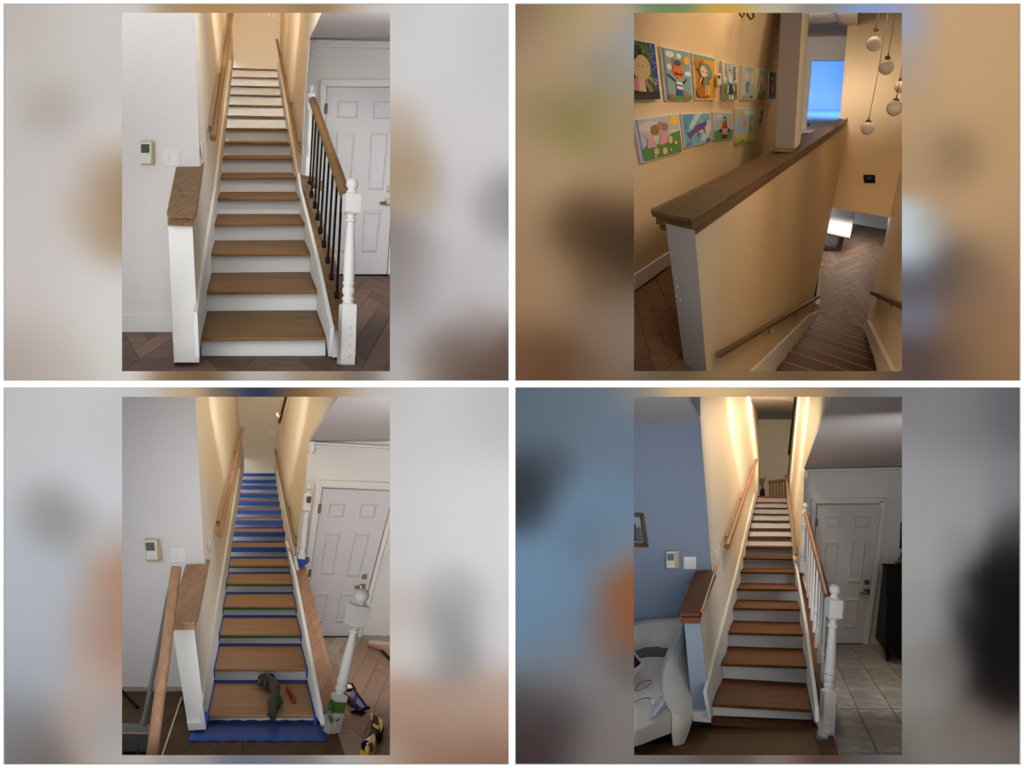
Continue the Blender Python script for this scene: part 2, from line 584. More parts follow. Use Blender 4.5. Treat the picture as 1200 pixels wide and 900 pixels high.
print_panel((4, 4, 596, 446), (143, 15, 457, 435), [
    (20, 15, (180, 172, 166), 60), (20, 130, (188, 182, 178), 70), (100, 60, (196, 190, 186), 70), (115, 30, (205, 200, 197), 40), (128, 160, (205, 200, 198), 26),
    (58, 128, (150, 142, 136), 26), (15, 240, (190, 184, 181), 60), (90, 200, (198, 192, 190), 40), (60, 280, (198, 192, 188), 50),
    (136, 240, (140, 108, 72), 40), (134, 200, (158, 130, 98), 26), (134, 278, (158, 132, 102), 24), (112, 250, (178, 158, 136), 22), (110, 340, (206, 202, 200), 45),
    (130, 400, (205, 202, 198), 40), (30, 360, (190, 182, 178), 50), (15, 430, (160, 148, 140), 40), (70, 430, (180, 170, 160), 40),
    (160, 9, (198, 192, 186), 20), (195, 9, (160, 130, 90), 18), (250, 9, (168, 132, 84), 30), (300, 9, (172, 140, 100), 30), (380, 9, (150, 120, 82), 26), (420, 9, (190, 176, 160), 24),
    (460, 9, (196, 193, 192), 24), (150, 440, (200, 196, 190), 20), (200, 440, (128, 104, 74), 24), (240, 440, (110, 88, 62), 24), (300, 440, (170, 166, 160), 30),
    (370, 440, (150, 132, 108), 24), (420, 440, (120, 106, 98), 22), (470, 440, (186, 184, 182), 18),
    (464, 70, (200, 198, 198), 40), (466, 140, (178, 160, 140), 22), (480, 205, (158, 134, 104), 26), (472, 175, (168, 148, 122), 22), (492, 232, (168, 150, 130), 20), (470, 290, (128, 118, 114), 30), (466, 340, (132, 124, 120), 30), (466, 400, (170, 166, 166), 28),
    (520, 60, (204, 202, 202), 50), (540, 140, (200, 196, 198), 50), (580, 60, (192, 190, 190), 40), (592, 245, (128, 124, 128), 26), (575, 245, (158, 154, 158), 16), (540, 250, (196, 192, 196), 40),
    (585, 330, (190, 186, 188), 36), (520, 340, (180, 176, 178), 50), (500, 430, (140, 128, 120), 26), (530, 420, (108, 92, 82), 26), (560, 430, (92, 74, 64), 34), (592, 430, (92, 72, 62), 34), (560, 385, (150, 138, 134), 24)],
    'pale grey blurred print around the view of stairs with black balusters')
print_panel((604, 4, 1196, 446), (743, 15, 1057, 435), [
    (612, 10, (120, 96, 74), 36), (640, 40, (168, 142, 110), 34), (690, 30, (176, 152, 120), 30), (735, 60, (150, 148, 150), 26), (705, 78, (140, 130, 112), 24), (735, 110, (150, 134, 108), 24), (650, 90, (160, 136, 106), 30),
    (650, 140, (128, 116, 74), 30), (690, 150, (126, 120, 70), 28), (610, 150, (156, 130, 100), 30), (720, 150, (158, 134, 104), 24), (640, 200, (172, 142, 108), 46), (720, 210, (160, 130, 96), 36), (612, 250, (150, 122, 92), 40),
    (700, 268, (58, 38, 22), 34), (672, 262, (80, 58, 38), 26), (735, 285, (62, 44, 28), 36), (650, 330, (150, 122, 92), 40), (700, 330, (86, 66, 48), 26), (700, 370, (124, 104, 88), 34), (735, 400, (124, 106, 92), 34),
    (615, 345, (148, 116, 84), 36), (612, 420, (110, 80, 58), 36), (650, 430, (88, 58, 36), 36), (690, 440, (110, 88, 70), 26),
    (660, 9, (150, 140, 90), 20), (790, 9, (110, 130, 90), 22), (850, 9, (196, 156, 70), 26), (905, 9, (180, 170, 150), 20), (960, 9, (140, 130, 120), 24), (1015, 9, (128, 150, 196), 26), (1060, 30, (140, 154, 190), 24), (1060, 80, (160, 150, 150), 24),
    (780, 440, (96, 78, 60), 26), (860, 440, (120, 96, 64), 30), (940, 440, (100, 78, 52), 30), (1010, 440, (110, 84, 56), 30), (1055, 440, (88, 70, 62), 24),
    (1080, 110, (180, 148, 112), 40), (1130, 50, (190, 156, 116), 60), (1188, 60, (184, 148, 106), 50), (1190, 170, (180, 144, 104), 50), (1122, 185, (120, 96, 72), 24), (1085, 190, (168, 138, 106), 30), (1150, 230, (178, 144, 108), 40),
    (1066, 265, (186, 194, 200), 20), (1066, 290, (196, 214, 228), 26), (1090, 270, (150, 138, 126), 18), (1064, 330, (80, 74, 84), 22), (1105, 318, (80, 72, 72), 28), (1145, 320, (118, 94, 78), 28), (1190, 300, (164, 130, 92), 40),
    (1075, 370, (110, 112, 128), 24), (1150, 370, (128, 98, 74), 36), (1190, 400, (150, 116, 80), 40), (1075, 425, (74, 62, 64), 26), (1120, 420, (104, 80, 64), 34), (1185, 440, (128, 96, 68), 34)],
    'brown blurred print around the view of the landing with paintings')
print_panel((4, 454, 596, 896), (143, 465, 457, 885), [
    (15, 465, (178, 178, 176), 50), (80, 480, (196, 196, 198), 60), (130, 500, (186, 184, 184), 40), (20, 560, (184, 186, 190), 60), (68, 608, (118, 114, 108), 28), (55, 596, (140, 138, 134), 22), (110, 570, (196, 198, 204), 36), (120, 630, (178, 174, 172), 24),
    (20, 660, (172, 176, 184), 50), (70, 700, (170, 176, 186), 50), (138, 680, (168, 124, 96), 32), (136, 730, (152, 108, 84), 34), (110, 720, (172, 150, 138), 26), (132, 770, (164, 134, 116), 28), (105, 790, (178, 158, 146), 26), (92, 850, (176, 152, 136), 26),
    (40, 780, (160, 164, 172), 50), (20, 860, (120, 120, 124), 40), (50, 890, (104, 94, 88), 34), (125, 860, (150, 150, 152), 30), (120, 890, (170, 160, 150), 26),
    (160, 459, (188, 186, 186), 22), (215, 459, (182, 160, 126), 24), (262, 459, (120, 106, 92), 18), (300, 459, (44, 52, 78), 28), (350, 459, (120, 92, 58), 22), (390, 459, (158, 128, 90), 22), (430, 459, (180, 168, 156), 24), (465, 459, (186, 184, 184), 22),
    (150, 890, (176, 166, 158), 20), (220, 890, (150, 144, 138), 26), (290, 890, (104, 108, 124), 30), (350, 890, (122, 112, 110), 26), (400, 890, (160, 158, 158), 26), (450, 890, (170, 160, 152), 22),
    (470, 500, (192, 190, 190), 40), (470, 620, (196, 194, 194), 50), (470, 720, (186, 176, 170), 26), (465, 760, (198, 190, 184), 22), (540, 490, (196, 194, 194), 60), (590, 480, (176, 174, 174), 40), (540, 600, (208, 208, 210), 50), (590, 600, (206, 206, 210), 50),
    (530, 730, (142, 142, 142), 26), (532, 765, (128, 128, 128), 26), (530, 690, (168, 168, 168), 22), (585, 740, (204, 200, 202), 36), (495, 760, (196, 192, 192), 24), (480, 830, (166, 138, 122), 32), (470, 870, (150, 118, 100), 28), (540, 840, (164, 140, 126), 32), (590, 830, (176, 150, 136), 34), (570, 885, (130, 96, 76), 34), (510, 885, (140, 108, 88), 30)],
    'silver grey blurred print around the view of blue taped stairs')
print_panel((604, 454, 1196, 896), (743, 465, 1057, 885), [
    (612, 465, (84, 98, 108), 40), (680, 480, (96, 108, 122), 50), (730, 500, (98, 114, 130), 36), (612, 500, (90, 104, 116), 36), (620, 555, (40, 44, 50), 26), (612, 590, (46, 50, 56), 24), (650, 545, (72, 82, 92), 18), (690, 590, (102, 124, 146), 40), (690, 635, (88, 108, 128), 22),
    (640, 680, (104, 130, 156), 50), (612, 740, (100, 126, 152), 40), (680, 730, (98, 122, 146), 36), (738, 690, (140, 84, 46), 28), (734, 730, (132, 72, 34), 34), (712, 735, (118, 92, 78), 18), (738, 780, (90, 84, 84), 22), (715, 650, (112, 126, 140), 22),
    (640, 790, (112, 112, 116), 36), (700, 800, (120, 116, 116), 36), (612, 830, (70, 62, 62), 30), (650, 850, (56, 48, 48), 34), (610, 885, (60, 46, 46), 34), (700, 870, (112, 106, 104), 34), (735, 850, (118, 110, 106), 30),
    (660, 459, (96, 106, 116), 24), (745, 459, (140, 130, 118), 20), (800, 459, (200, 168, 122), 30), (850, 459, (206, 174, 130), 30), (900, 459, (176, 148, 112), 26), (950, 459, (160, 134, 102), 26), (1000, 459, (112, 104, 98), 24), (1050, 459, (116, 112, 112), 24),
    (780, 890, (104, 98, 96), 26), (850, 890, (86, 76, 72), 30), (910, 890, (120, 106, 100), 26), (960, 890, (76, 58, 46), 24), (1020, 890, (84, 76, 80), 26), (1055, 890, (100, 94, 90), 20),
    (1070, 480, (124, 124, 126), 36), (1130, 490, (116, 116, 118), 50), (1190, 480, (84, 86, 90), 34), (1070, 560, (146, 146, 148), 40), (1130, 580, (142, 142, 144), 40), (1185, 570, (112, 114, 118), 26), (1080, 640, (150, 150, 150), 40), (1125, 640, (124, 124, 124), 20),
    (1192, 620, (70, 70, 74), 22), (1192, 655, (26, 24, 26), 24), (1165, 690, (16, 12, 12), 30), (1192, 720, (10, 7, 7), 40), (1165, 760, (10, 7, 7), 34), (1180, 810, (22, 16, 16), 28), (1140, 720, (38, 34, 34), 16), (1125, 700, (96, 94, 94), 14), (1085, 720, (136, 136, 134), 36), (1110, 780, (112, 108, 106), 24),
    (1075, 800, (128, 124, 120), 30), (1140, 850, (104, 96, 90), 26), (1080, 870, (116, 110, 104), 30), (1190, 870, (104, 94, 88), 26), (1140, 885, (112, 104, 98), 30)],
    'slate blue blurred print around the view of dark red brown stairs')


# unseen outer shell and dividers, added to keep stray light out of the rooms
def slab(name, pts, vec):
    mb = MB(); mb.prism(pts, vec)
    struct(name, mb, M['shell'])


BK = 44.0
slab('wall_right', [V((4.9, BD + .05, -6)), V((27, BK, -6)), V((27, BK, 22)), V((4.9, BD + .05, 22))], (.2, 0, 0))
slab('wall_back', [V((-24, BK, -6)), V((27, BK, -6)), V((27, BK, 22)), V((-24, BK, 22))], (0, .2, 0))
slab('ceiling', [at(600, -65, BD + .05), at(1420, -65, BD + .05), V((27, BK, 25)), V((0, BK, 25))], (0, 0, .2))  # unseen top of the shell, added to keep stray light out
slab('floor', [at(-220, 940, BD + .05), at(1420, 940, BD + .05), at(1300, 800, BK), at(-100, 800, BK)], (0, 0, -.2))
slab('wall_divider_unseen', [V((0, BD + .05, -6)), V((0, BK, -6)), V((0, BK, 25)), V((0, BD + .05, 25))], (.05, 0, 0))
slab('floor_divider_unseen', [at(-220, 449, BD + .05), at(600, 449, BD + .05), at(600, 330, BK), at(-100, 330, BK)], (0, 0, -.03))
slab('floor_divider_unseen', [at(600, 449, BD + .05), at(1420, 449, BD + .05), at(1300, 449, BK), at(600, 449, BK)], (0, 0, -.03))


# ------------------------------------------------------------------ builders shared by the rooms
def wall(name, pl, uvs, mat, th=0.006):
    mb = MB()
    fr = [pl.at(u, v) for u, v in uvs]
    mb.solid(fr, [p - pl.n * th for p in fr])
    return struct(name, mb, mat)


class Floor:
    """floor plane with lateral metres a and depth D as its own coordinates"""

    def __init__(s, vp, K):
        s.vp, s.K = vp, K
        s.O = at(vp[0], vp[1], 1.0) - V((0, 0, CAM_Z))
        s.pl = Plane(s.p(0, 8), s.p(1, 8), s.p(0, 14))

    def p(s, a, D, h=0.0):
        return V((s.O.x * D + a, D, CAM_Z + s.O.z * D - s.K / 1200.0 + h))


def pix(p):
    return (600 + 1200 * p.x / p.y, 450 - 1200 * (p.z - CAM_Z) / p.y)


def herringbone(parent, pos, origin, X, Y, w, n, boxes, mat_of, th=0.012, dmin=6.95, tag='plank', keep=None):
    """planks laid herringbone at 45 degrees to the floor axes X (lateral) and Y (depth); one mesh per direction and finish"""
    r2 = math.sqrt(0.5)
    e = (X + Y) * r2 * w
    f = (Y - X) * r2 * w
    nrm = X.cross(Y).normalized()
    if nrm.z < 0:
        nrm = -nrm
    cache, count = {}, 0
    for k in range(-60, 60):
        for j in range(-14, 14):
            for kind in (0, 1):
                if kind == 0:
                    p0, q0, lp, lq = k + j * n, k - j * n, n, 1
                else:
                    p0, q0, lp, lq = k + j * n, k + 1 - j * n, 1, n
                cs = [origin + e * p + f * q for p, q in ((p0, q0), (p0 + lp, q0), (p0 + lp, q0 + lq), (p0, q0 + lq))]
                if max(c.y for c in cs) < dmin + 0.1:
                    continue
                cen = (cs[0] + cs[2]) / 2
                pu, pv = pix(cen)
                if not any(b[0] <= pu <= b[2] and b[1] <= pv <= b[3] for b in boxes):
                    continue
                if keep and not keep(cen, cs):
                    continue
                mat = mat_of(cen)
                key = (kind, mat.name)
                if min(c.y for c in cs) < dmin:
                    # cut off at the front end of the floor
                    cut = []
                    for i in range(4):
                        c_, n_ = cs[i], cs[(i + 1) % 4]
                        if c_.y >= dmin:
                            cut.append(c_)
                        if (c_.y >= dmin) != (n_.y >= dmin):
                            cut.append(c_.lerp(n_, (dmin - c_.y) / (n_.y - c_.y)))
                    mb = MB(); mb.prism([x + nrm * th for x in cut], -nrm * th)
                    obj(tag, mb, mat, parent)
                    continue
                if key not in cache:
                    mb = MB()
                    g = 0.014
                    q = [e * a + f * b for a, b in ((g, g), (lp - g, g), (lp - g, lq - g), (g, lq - g))]
                    mb.prism([x + nrm * th for x in q], -nrm * th)
                    me = mb.mesh('plank', V((0, 0, 0)), [mat])
                    cache[key] = me
                o = bpy.data.objects.new(tag, cache[key])
                COL.objects.link(o)
                o.parent = parent
                o.location = cs[0] - pos
                count += 1
    return count


def staircase(label, D0, step, A, BL, BR, vL, vR, H, wood_m, riser_m, vfloor, wl, wr, skirtL, skirtR, nose=0.13, th=0.028):
    """A, BL, BR: the two edges of the flight run along u = A - B / D (D in units where the first tread is 8)"""
    st = thing('staircase', at(300 if A < 600 else 905, vfloor[0], D0), label, 'staircase')
    k8 = D0 / 8.0

    def edge(D):
        return A - BL * k8 / D, A + BR * k8 / D
    treads, prev = [], None
    n = len(vL)
    for i in range(n):
        D = D0 + step * i
        Dr = D + nose
        Db = D + step + nose
        uL, uR = edge(D)
        f = [at(uL, vL[i], D), at(uR, vR[i], D)]
        bL, bR = edge(Db)
        b = [at(bR, H + (vR[i] - H) * D / Db, Db), at(bL, H + (vL[i] - H) * D / Db, Db)]
        mb = MB()
        mb.prism([f[0], f[1], b[0], b[1]], (0, 0, -th))
        tr = obj('tread', mb, wood_m, st, bevel=0.012)
        treads.append((tr, f, b))
        rL, rR = edge(Dr)
        top = [at(rL, H + (vL[i] - H) * D / Dr, Dr) - V((0, 0, th)), at(rR, H + (vR[i] - H) * D / Dr, Dr) - V((0, 0, th))]
        if prev:
            bot = [prev[0], prev[1]]
        else:
            bot = [at(rR, vfloor[1], Dr), at(rL, vfloor[0], Dr)]
        mb = MB()
        mb.prism([top[0], top[1], bot[0], bot[1]], (0, 0.06, 0))
        obj('riser', mb, riser_m, st)
        prev = b
    def zigzag(side, i0, i1):
        """outline of the flight's profile at one side, from tread i1 down to tread i0"""
        pts = []
        for i in range(i1, i0 - 1, -1):
            f, b = pix(treads[i][1][side]), pix(treads[i][2][1 - side])
            dx = 0.5 if side == 0 else -0.5
            if (vL[i], vR[i])[side] > H + 14:
                pts.append((b[0] + dx, b[1]))
            pts.append((f[0] + dx, f[1] + 1.0))
        return pts
    st['n'] = n
    for pl, outer, side, i0, i1 in skirtL + skirtR:
        obj('skirt_board', P(pl, outer + zigzag(side, i0, i1), 0.03), riser_m, st, bevel=0.004)
    del st['n']
    return st, treads


def newel(label, base, top, half, rot, mat, spec, buttons=None, group=None, cat='newel post'):
    """turned post. spec: list of ('sq', t0, t1, f) blocks and ('turn', [(t, f), ...]) turnings, f in units of half"""
    base, top = V(base), V(top)
    t = thing('newel_post', base, label, cat, group)
    for s in spec:
        mb = MB()
        if s[0] == 'sq':
            mb.square(base, top, s[1], s[2], half * s[3], rot, 0, half * 0.22)
            obj(s[4] if len(s) > 4 else 'block', mb, mat, t)
        elif s[0] == 'ball':
            c = base.lerp(top, s[1])
            mb.sphere(c, half * s[2], 22, 14, s[3] if len(s) > 3 else 1.0)
            obj('ball_finial', mb, mat, t)
        else:
            mb.lathe(base, top, [(a, b * half) for a, b in s[1]], 20)
            obj('turned_shaft', mb, mat, t)
    if buttons:
        ax = (top - base).normalized()
        nr = V((math.sin(rot), -math.cos(rot), 0))
        for b in buttons:
            mb = MB()
            p = base.lerp(top, b) + nr * half
            mb.tube([p - nr * 0.004, p + nr * 0.010, p + nr * 0.014], [0.016, 0.014, 0.006], 12)
            obj('button_plug', mb, mat, t)
    return t


def switch_plate(pl, q, label, rockers, cat='light switch', name='light_switch', off=0.0, toggle=False):
    t = thing(name, base_of([pl.at(u, v) for u, v in q]), label, cat)
    obj('cover_plate', P(pl, q, 0.012, off), M['plate_white'], t, bevel=0.004)
    for i in range(rockers):
        w = 1.0 / rockers
        a, b = i * w + w * 0.22, i * w + w * 0.78
        r = [bil(q, a, 0.24), bil(q, b, 0.24), bil(q, b, 0.76), bil(q, a, 0.76)]
        obj('rocker', P(pl, r, 0.012, 0.012 + off), M['plate_white'], t, bevel=0.004)
    return t


def thermostat(pl, q, scr, label, side=None, buttons=()):
    t = thing('thermostat', base_of([pl.at(u, v) for u, v in q]), label, 'thermostat')
    if side:
        obj('back_housing', P(pl, side, 0.05), M['thermo_tan'], t, bevel=0.006)
    obj('case', P(pl, q, 0.035, 0.05), M['thermo_cream'], t, bevel=0.008)
    obj('screen', P(pl, scr, 0.005, 0.085), M['screen_blue' if 'blue' in label else 'screen_grey'], t)
    for b in buttons:
        obj('button', P(pl, b, 0.006, 0.085), M['plate_white'], t)
    return t


def door(name, pl, q, panels, label_mat, casing, hinges=(), bolt=None, lever=None):
    d = struct(name, P(pl, q, 0.05), M['door_white'], None, 0.004)
    d['label'] = label_mat
    for p in panels:
        mb = MB(); mb.raised(pl, p, 0.016, 0.10, 0.05)
        obj('raised_panel', mb, M['door_white'], d)
    for c in casing:
        obj('casing', P(pl, c, 0.08), M['trim_white'], d, bevel=0.01)
    # shadow line between leaf and casing, put in as grey strips
    for a, b in ((0, 1), (1, 2), (3, 0)):
        p0, p1 = q[a], q[b]
        cu, cv = sum(x for x, _ in q) / 4, sum(y for _, y in q) / 4
        ins = [(x + (cu - x) * 0.018, y + (cv - y) * 0.007) for x, y in (p0, p1)]
        obj('gap_shadow', P(pl, [p0, p1, ins[1], ins[0]], 0.003, 0.05), M['steel'], d)
    for h in hinges:
        mb = MB(); mb.tube([pl.at(h[0], h[1], 0.07), pl.at(h[2], h[3], 0.07)], 0.02, 8)
        obj('hinge', mb, M['brass'], d)
    if bolt:
        mb = MB(); mb.plate(pl, bolt, 0.03, 0.05)
        obj('deadbolt', mb, M['steel'], d, bevel=0.006)
    if lever:
        mb = MB(); mb.plate(pl, lever[0], 0.03, 0.05)
        h = obj('lever_handle', mb, M['steel'], d, bevel=0.006)
        mb = MB(); mb.tube([pl.at(*lever[1], 0.11), pl.at(*lever[2], 0.11)], [0.022, 0.014], 8)
        mb.tube([pl.at(*lever[1], 0.06), pl.at(*lever[1], 0.12)], 0.02, 8)
        obj('lever', mb, M['steel'], h)
    return d


def handrail(name, pts, r, mat, label, brackets, group=None):
    t = thing(name, pts[0], label, 'handrail', group)
    mb = MB(); mb.tube(pts, r, 14)
    obj('rail', mb, mat, t, bevel=0.006)
    for a, b in brackets:
        mb = MB()
        a, b = V(a), V(b)
        mid = (a + b) / 2 - V((0, 0, 0.03))
        mb.tube([a, mid, b], 0.012, 8)
        mb.tube([b, b + (b - mid).normalized() * 0.012], 0.035, 10)
        obj('bracket', mb, M['steel'], t)
    return t


def brackets_on(pl, pts):
    """wall brackets: from the rail down and back to the wall"""
    res = []
    for (u, v), (u2, v2), off in pts:
        res.append((pl.at(u, v, off), pl.at(u2, v2, 0.0)))
    return res


# ================================================================== ROOM A: grey brown treads, black balusters
H1 = 145
F1 = Floor((292, 145), 2226)
ST1 = dict(A=292.6, BL=459.1, BR=719.8)
wf1 = facing(9.08)
wl1 = Plane(at(233.3, 424, 7.95), at(225.3, 264, 7.95), at(273, 60, 24))
wr1 = Plane(at(353.3, 200, 12), at(328.5, 40, 24), at(376, 15, 9.5))
we1 = facing(12.5)
wc1 = Plane(at(384, 390, 8.05), at(349, 205, 12.2), at(384, 380, 8.05))

mb = MB(); mb.prism([F1.p(-1.9, 7.4), F1.p(2.4, 7.4), F1.p(2.4, 13.2), F1.p(-1.9, 13.2)], (0, 0, -0.03))
fl = struct('floor', mb, M['joint'])
fpos = world_loc(fl)
X1, Y1 = V((1, 0, 0)), (F1.p(0, 12.1) - F1.p(0, 8.0))
herringbone(fl, fpos, F1.p(0.03, 8.0), X1, Y1, 0.125, 5,
            [(120, 330, 300, 480), (120, 340, 480, 480), (350, 290, 600, 480)], lambda c: M['herring_grey'], dmin=7.15)

wall('wall_left', wf1, [(40, -120), (227.2, -120), (227.7, -12), (233.9, 194), (231, 392), (40, 392)], M['wall_white'])
wall('wall_left', wl1, [(227.2, -120), (227.5, -12), (233.9, 194), (225.6, 264), (233.6, 424), (238, 420), (256, 240), (275, 62), (275, -120)], M['wall_cream'])
wall('wall_back', facing(24.4), [(262, -120), (345, -120), (345, 130), (262, 130)], M['wall_cream'])
wall('wall_right', wr1, [(326.5, -120), (384, -120), (377, 15), (362.7, 45), (357.6, 110), (353.3, 200), (347, 206), (324, 66)], M['wall_cream'])
wall('wall_entry', we1, [(362, 30), (596, 30), (596, 326), (350, 326), (350, 214), (353.5, 200), (357.8, 110)], M['trim_white'])
mb = MB(); mb.prism([at(225, -120, 8.0), at(384, -120, 9.0), at(330, -120, 24.6), at(270, -120, 24.6)], (0, 0, 0.05))
struct('ceiling', mb, M['wall_cream'])
ce1 = Plane(at(400, 45.5, 12.5), at(470, 45.5, 12.5), at(400, 15, 9.5))
mb = MB(); mb.prism([ce1.at(362.2, 46.5), ce1.at(596, 46.5), ce1.at(596, -4), ce1.at(386, -4)], (0, 0, 0.1))
struct('ceiling', mb, M['ceiling_grey'])
# door head moulding
mb = MB()
mb.plate(we1, [c1(832, 133), (480, 48.6), (480, 53), (363, 49.8)], 0.10)
mb.plate(we1, [(363, 49.8), (480, 53), (480, 57), (363.6, 54)], 0.06)
mo = struct('trim_crown', mb, M['trim_white'], bevel=0.012)
mb = MB(); mb.plate(we1, [(362.2, 46), (372, 46.4), (370.5, 58), (367, 62), (362.4, 61)], 0.13)
obj('corner_block', mb, M['trim_white'], mo, bevel=0.02)
# skirting on the left
struct('baseboard_left', P(wf1, [(40, 368.6), (206, 368.6), (206, 390.2), (40, 390.2)], 0.02), M['trim_white'], bevel=0.006)

st1, tr1 = staircase('staircase with grey brown treads and white risers beside black balusters', 8.0, 1.02, ST1['A'], ST1['BL'], ST1['BR'],
    [396, 341.9, 297.3, 261.6, 232.3, 207.3, 185, 166.8, 150, 135, 122.3, 110.3, 99.9, 89.5, 79.3],
    [394.7, 340.8, 296.8, 261.6, 232.3, 207.3, 185.2, 167.3, 150.8, 136.4, 123.6, 111.6, 101.2, 90.8, 81.2],
    H1, M['oak_grey'], M['riser_white'], (418.7, 416.8), wl1, wr1,
    [(wl1, [(233.6, 419), (231.4, 366), (253.3, 220), (270.9, 70), (272.6, 74)], 0, 0, 14)],
    [(wr1, [(347.4, 204), (325.8, 72), (325.2, 74)], 1, 5, 14), (wc1, [(384.5, 418), (387, 384.5), (372.2, 311.5), (350.8, 221), (348.4, 203)], 1, 0, 5)])
mb = MB(); mb.prism([at(234, 416.4, 8.2), at(381.4, 414.6, 8.2), at(381.4, 417.2, 8.2), at(234, 419, 8.2)], (0, 0.06, 0))
obj('base_moulding', mb, M['riser_white'], st1)
# capped curb that carries the balusters
cu = thing('stair_curb', at(390, 419, 8.0), 'low white stair curb with grey brown wooden cap under black balusters', 'curb')
cap_top = [at(387.2, 383.5, 7.92), at(416.6, 378, 7.92), at(362.6, 208.4, 12.0), at(348.2, 201.8, 12.0), at(372, 310.7, 9.45)]
mb = MB(); mb.prism(cap_top, (0, 0, -0.03))
obj('cap_board', mb, M['oak_grey_cap'], cu, bevel=0.01)
mb = MB(); mb.prism([at(388.3, 386, 7.98), at(415, 382, 7.98), at(415, 417, 7.98), at(389.5, 419, 7.98)], (0, 0.12, 0))
obj('end_panel', mb, M['trim_white'], cu)
mb = MB(); mb.prism([at(415, 381, 8.0), at(362.3, 212, 12.0), at(362.3, 330, 12.0), at(415, 425, 8.0)], (-0.05, 0, 0))
obj('side_panel', mb, M['trim_white'], cu)
mb = MB(); mb.prism([c for c in (at(360, 207, 12.0), at(368.5, 207, 12.0), at(368.5, 217, 12.0), at(360, 217, 12.0))], (0, 0.2, 0))
obj('cap_end', mb, M['oak_grey_cap'], cu)

# half wall: post, cap
hw = thing('half_wall', at(218, 425, 7.95), 'white half wall post with grey brown wooden cap at stair foot', 'half wall')
pf = facing(7.8)
mb = MB(); mb.prism([pf.at(197.3, 262), pf.at(225.3, 262), pf.at(233.3, 424), pf.at(204, 424.8)], (-0.36, 1.08, 0.0))
obj('post', mb, M['trim_white'], hw)
mb = MB(); mb.prism([at(203.3, 401.4, 7.74), at(233.4, 401.4, 7.74), at(233.6, 425, 7.74), at(203.8, 425, 7.74)], (-0.12, 0.36, 0))
obj('base_block', mb, M['trim_white'], hw, bevel=0.006)
cp = Plane(at(197.4, 251.6, 7.72), at(227.6, 252.6, 7.72), at(206.2, 195.2, 9.05))
ct = [cp.at(195.2, 248.5), cp.at(197.4, 251.6), cp.at(227.6, 252.6), cp.at(230.6, 249), cp.at(239.3, 188.6), cp.at(234.2, 194.8), cp.at(206.2, 195.2)]
mb = MB(); mb.prism(ct, (0, 0, -0.028))
obj('cap_board', mb, M['oak_grey_cap'], hw, bevel=0.01)
cq = Plane(at(196.4, 254, 7.76), at(226.4, 254.6, 7.76), at(206.4, 197, 9.04))
ct2 = [cq.at(196.4, 254), cq.at(226.4, 254.6), cq.at(235, 197), cq.at(206.4, 197)]
mb = MB(); mb.prism(ct2, (0, 0, -0.07))
obj('cap_moulding', mb, M['oak_grey_cap'], hw, bevel=0.006)

thermostat(wf1, rect(163.6, 166, 176.6, 191.5), rect(165.2, 169, 175, 179), 'white wall thermostat with grey screen beside the view of black balusters',
           rect(164, 165.4, 179.4, 192.4), [rect(165.4, 183, 170, 184.4), rect(171.4, 183, 174.6, 184.4), rect(166, 187, 169, 188.2)])
switch_plate(wf1, rect(190.7, 174.8, 210.7, 194.2), 'white double rocker switch above grey brown capped half wall', 2)
switch_plate(wl1, [(236.6, 167), (239.6, 165), (239.4, 184), (236.4, 186)], 'slim switch plate on cream stairwell wall above grey brown cap', 1)
wb1 = facing(24.3)
switch_plate(wb1, rect(313.4, 15.6, 317.4, 20.6), 'left white switch plate high on wall above grey brown stairs', 1)
switch_plate(wb1, rect(319, 15.8, 324, 20.8), 'right white switch plate high on wall above grey brown stairs', 1)

door('door_1', we1, [(382.7, 101.6), (468, 102), (453.3, 321.6), (376, 321.6)],
     [[(396, 118), (420.5, 118.4), (419, 139), (395, 138.6)], [(438, 118.6), (461, 119), (459.5, 139.6), (437, 139)],
      [(394.6, 155), (416.2, 155.4), (411, 223), (390.5, 223)], [(434.4, 155.4), (455.4, 155.6), (449, 223.6), (430.8, 223)],
      [(390, 245), (410, 245), (406, 296), (386, 296)], [(426.2, 245), (447, 245), (441.2, 296), (423.4, 296)]],
     'white six panel entry door behind black balusters',
     [[(375.6, 92.4), (382.4, 101), (376.2, 321.6), (368, 323)], [(375.6, 92.4), (480, 92.8), (480, 101.4), (382.4, 101)], [(454, 321), (469, 101.4), (474, 101.4), (457.4, 323)]],
     [(382.2, 121.5, 381.2, 133.5), (376.4, 212, 375.8, 224)], rect(453.6, 217.6, 457.4, 224.4),
     (rect(451.4, 232.4, 457.4, 240), (453.5, 237.6), (445, 237.6)))
struct('trim_threshold', P(we1, [(376, 321.2), (454, 321.2), (454, 323.4), (376, 323.4)], 0.09), M['dark_gap'])

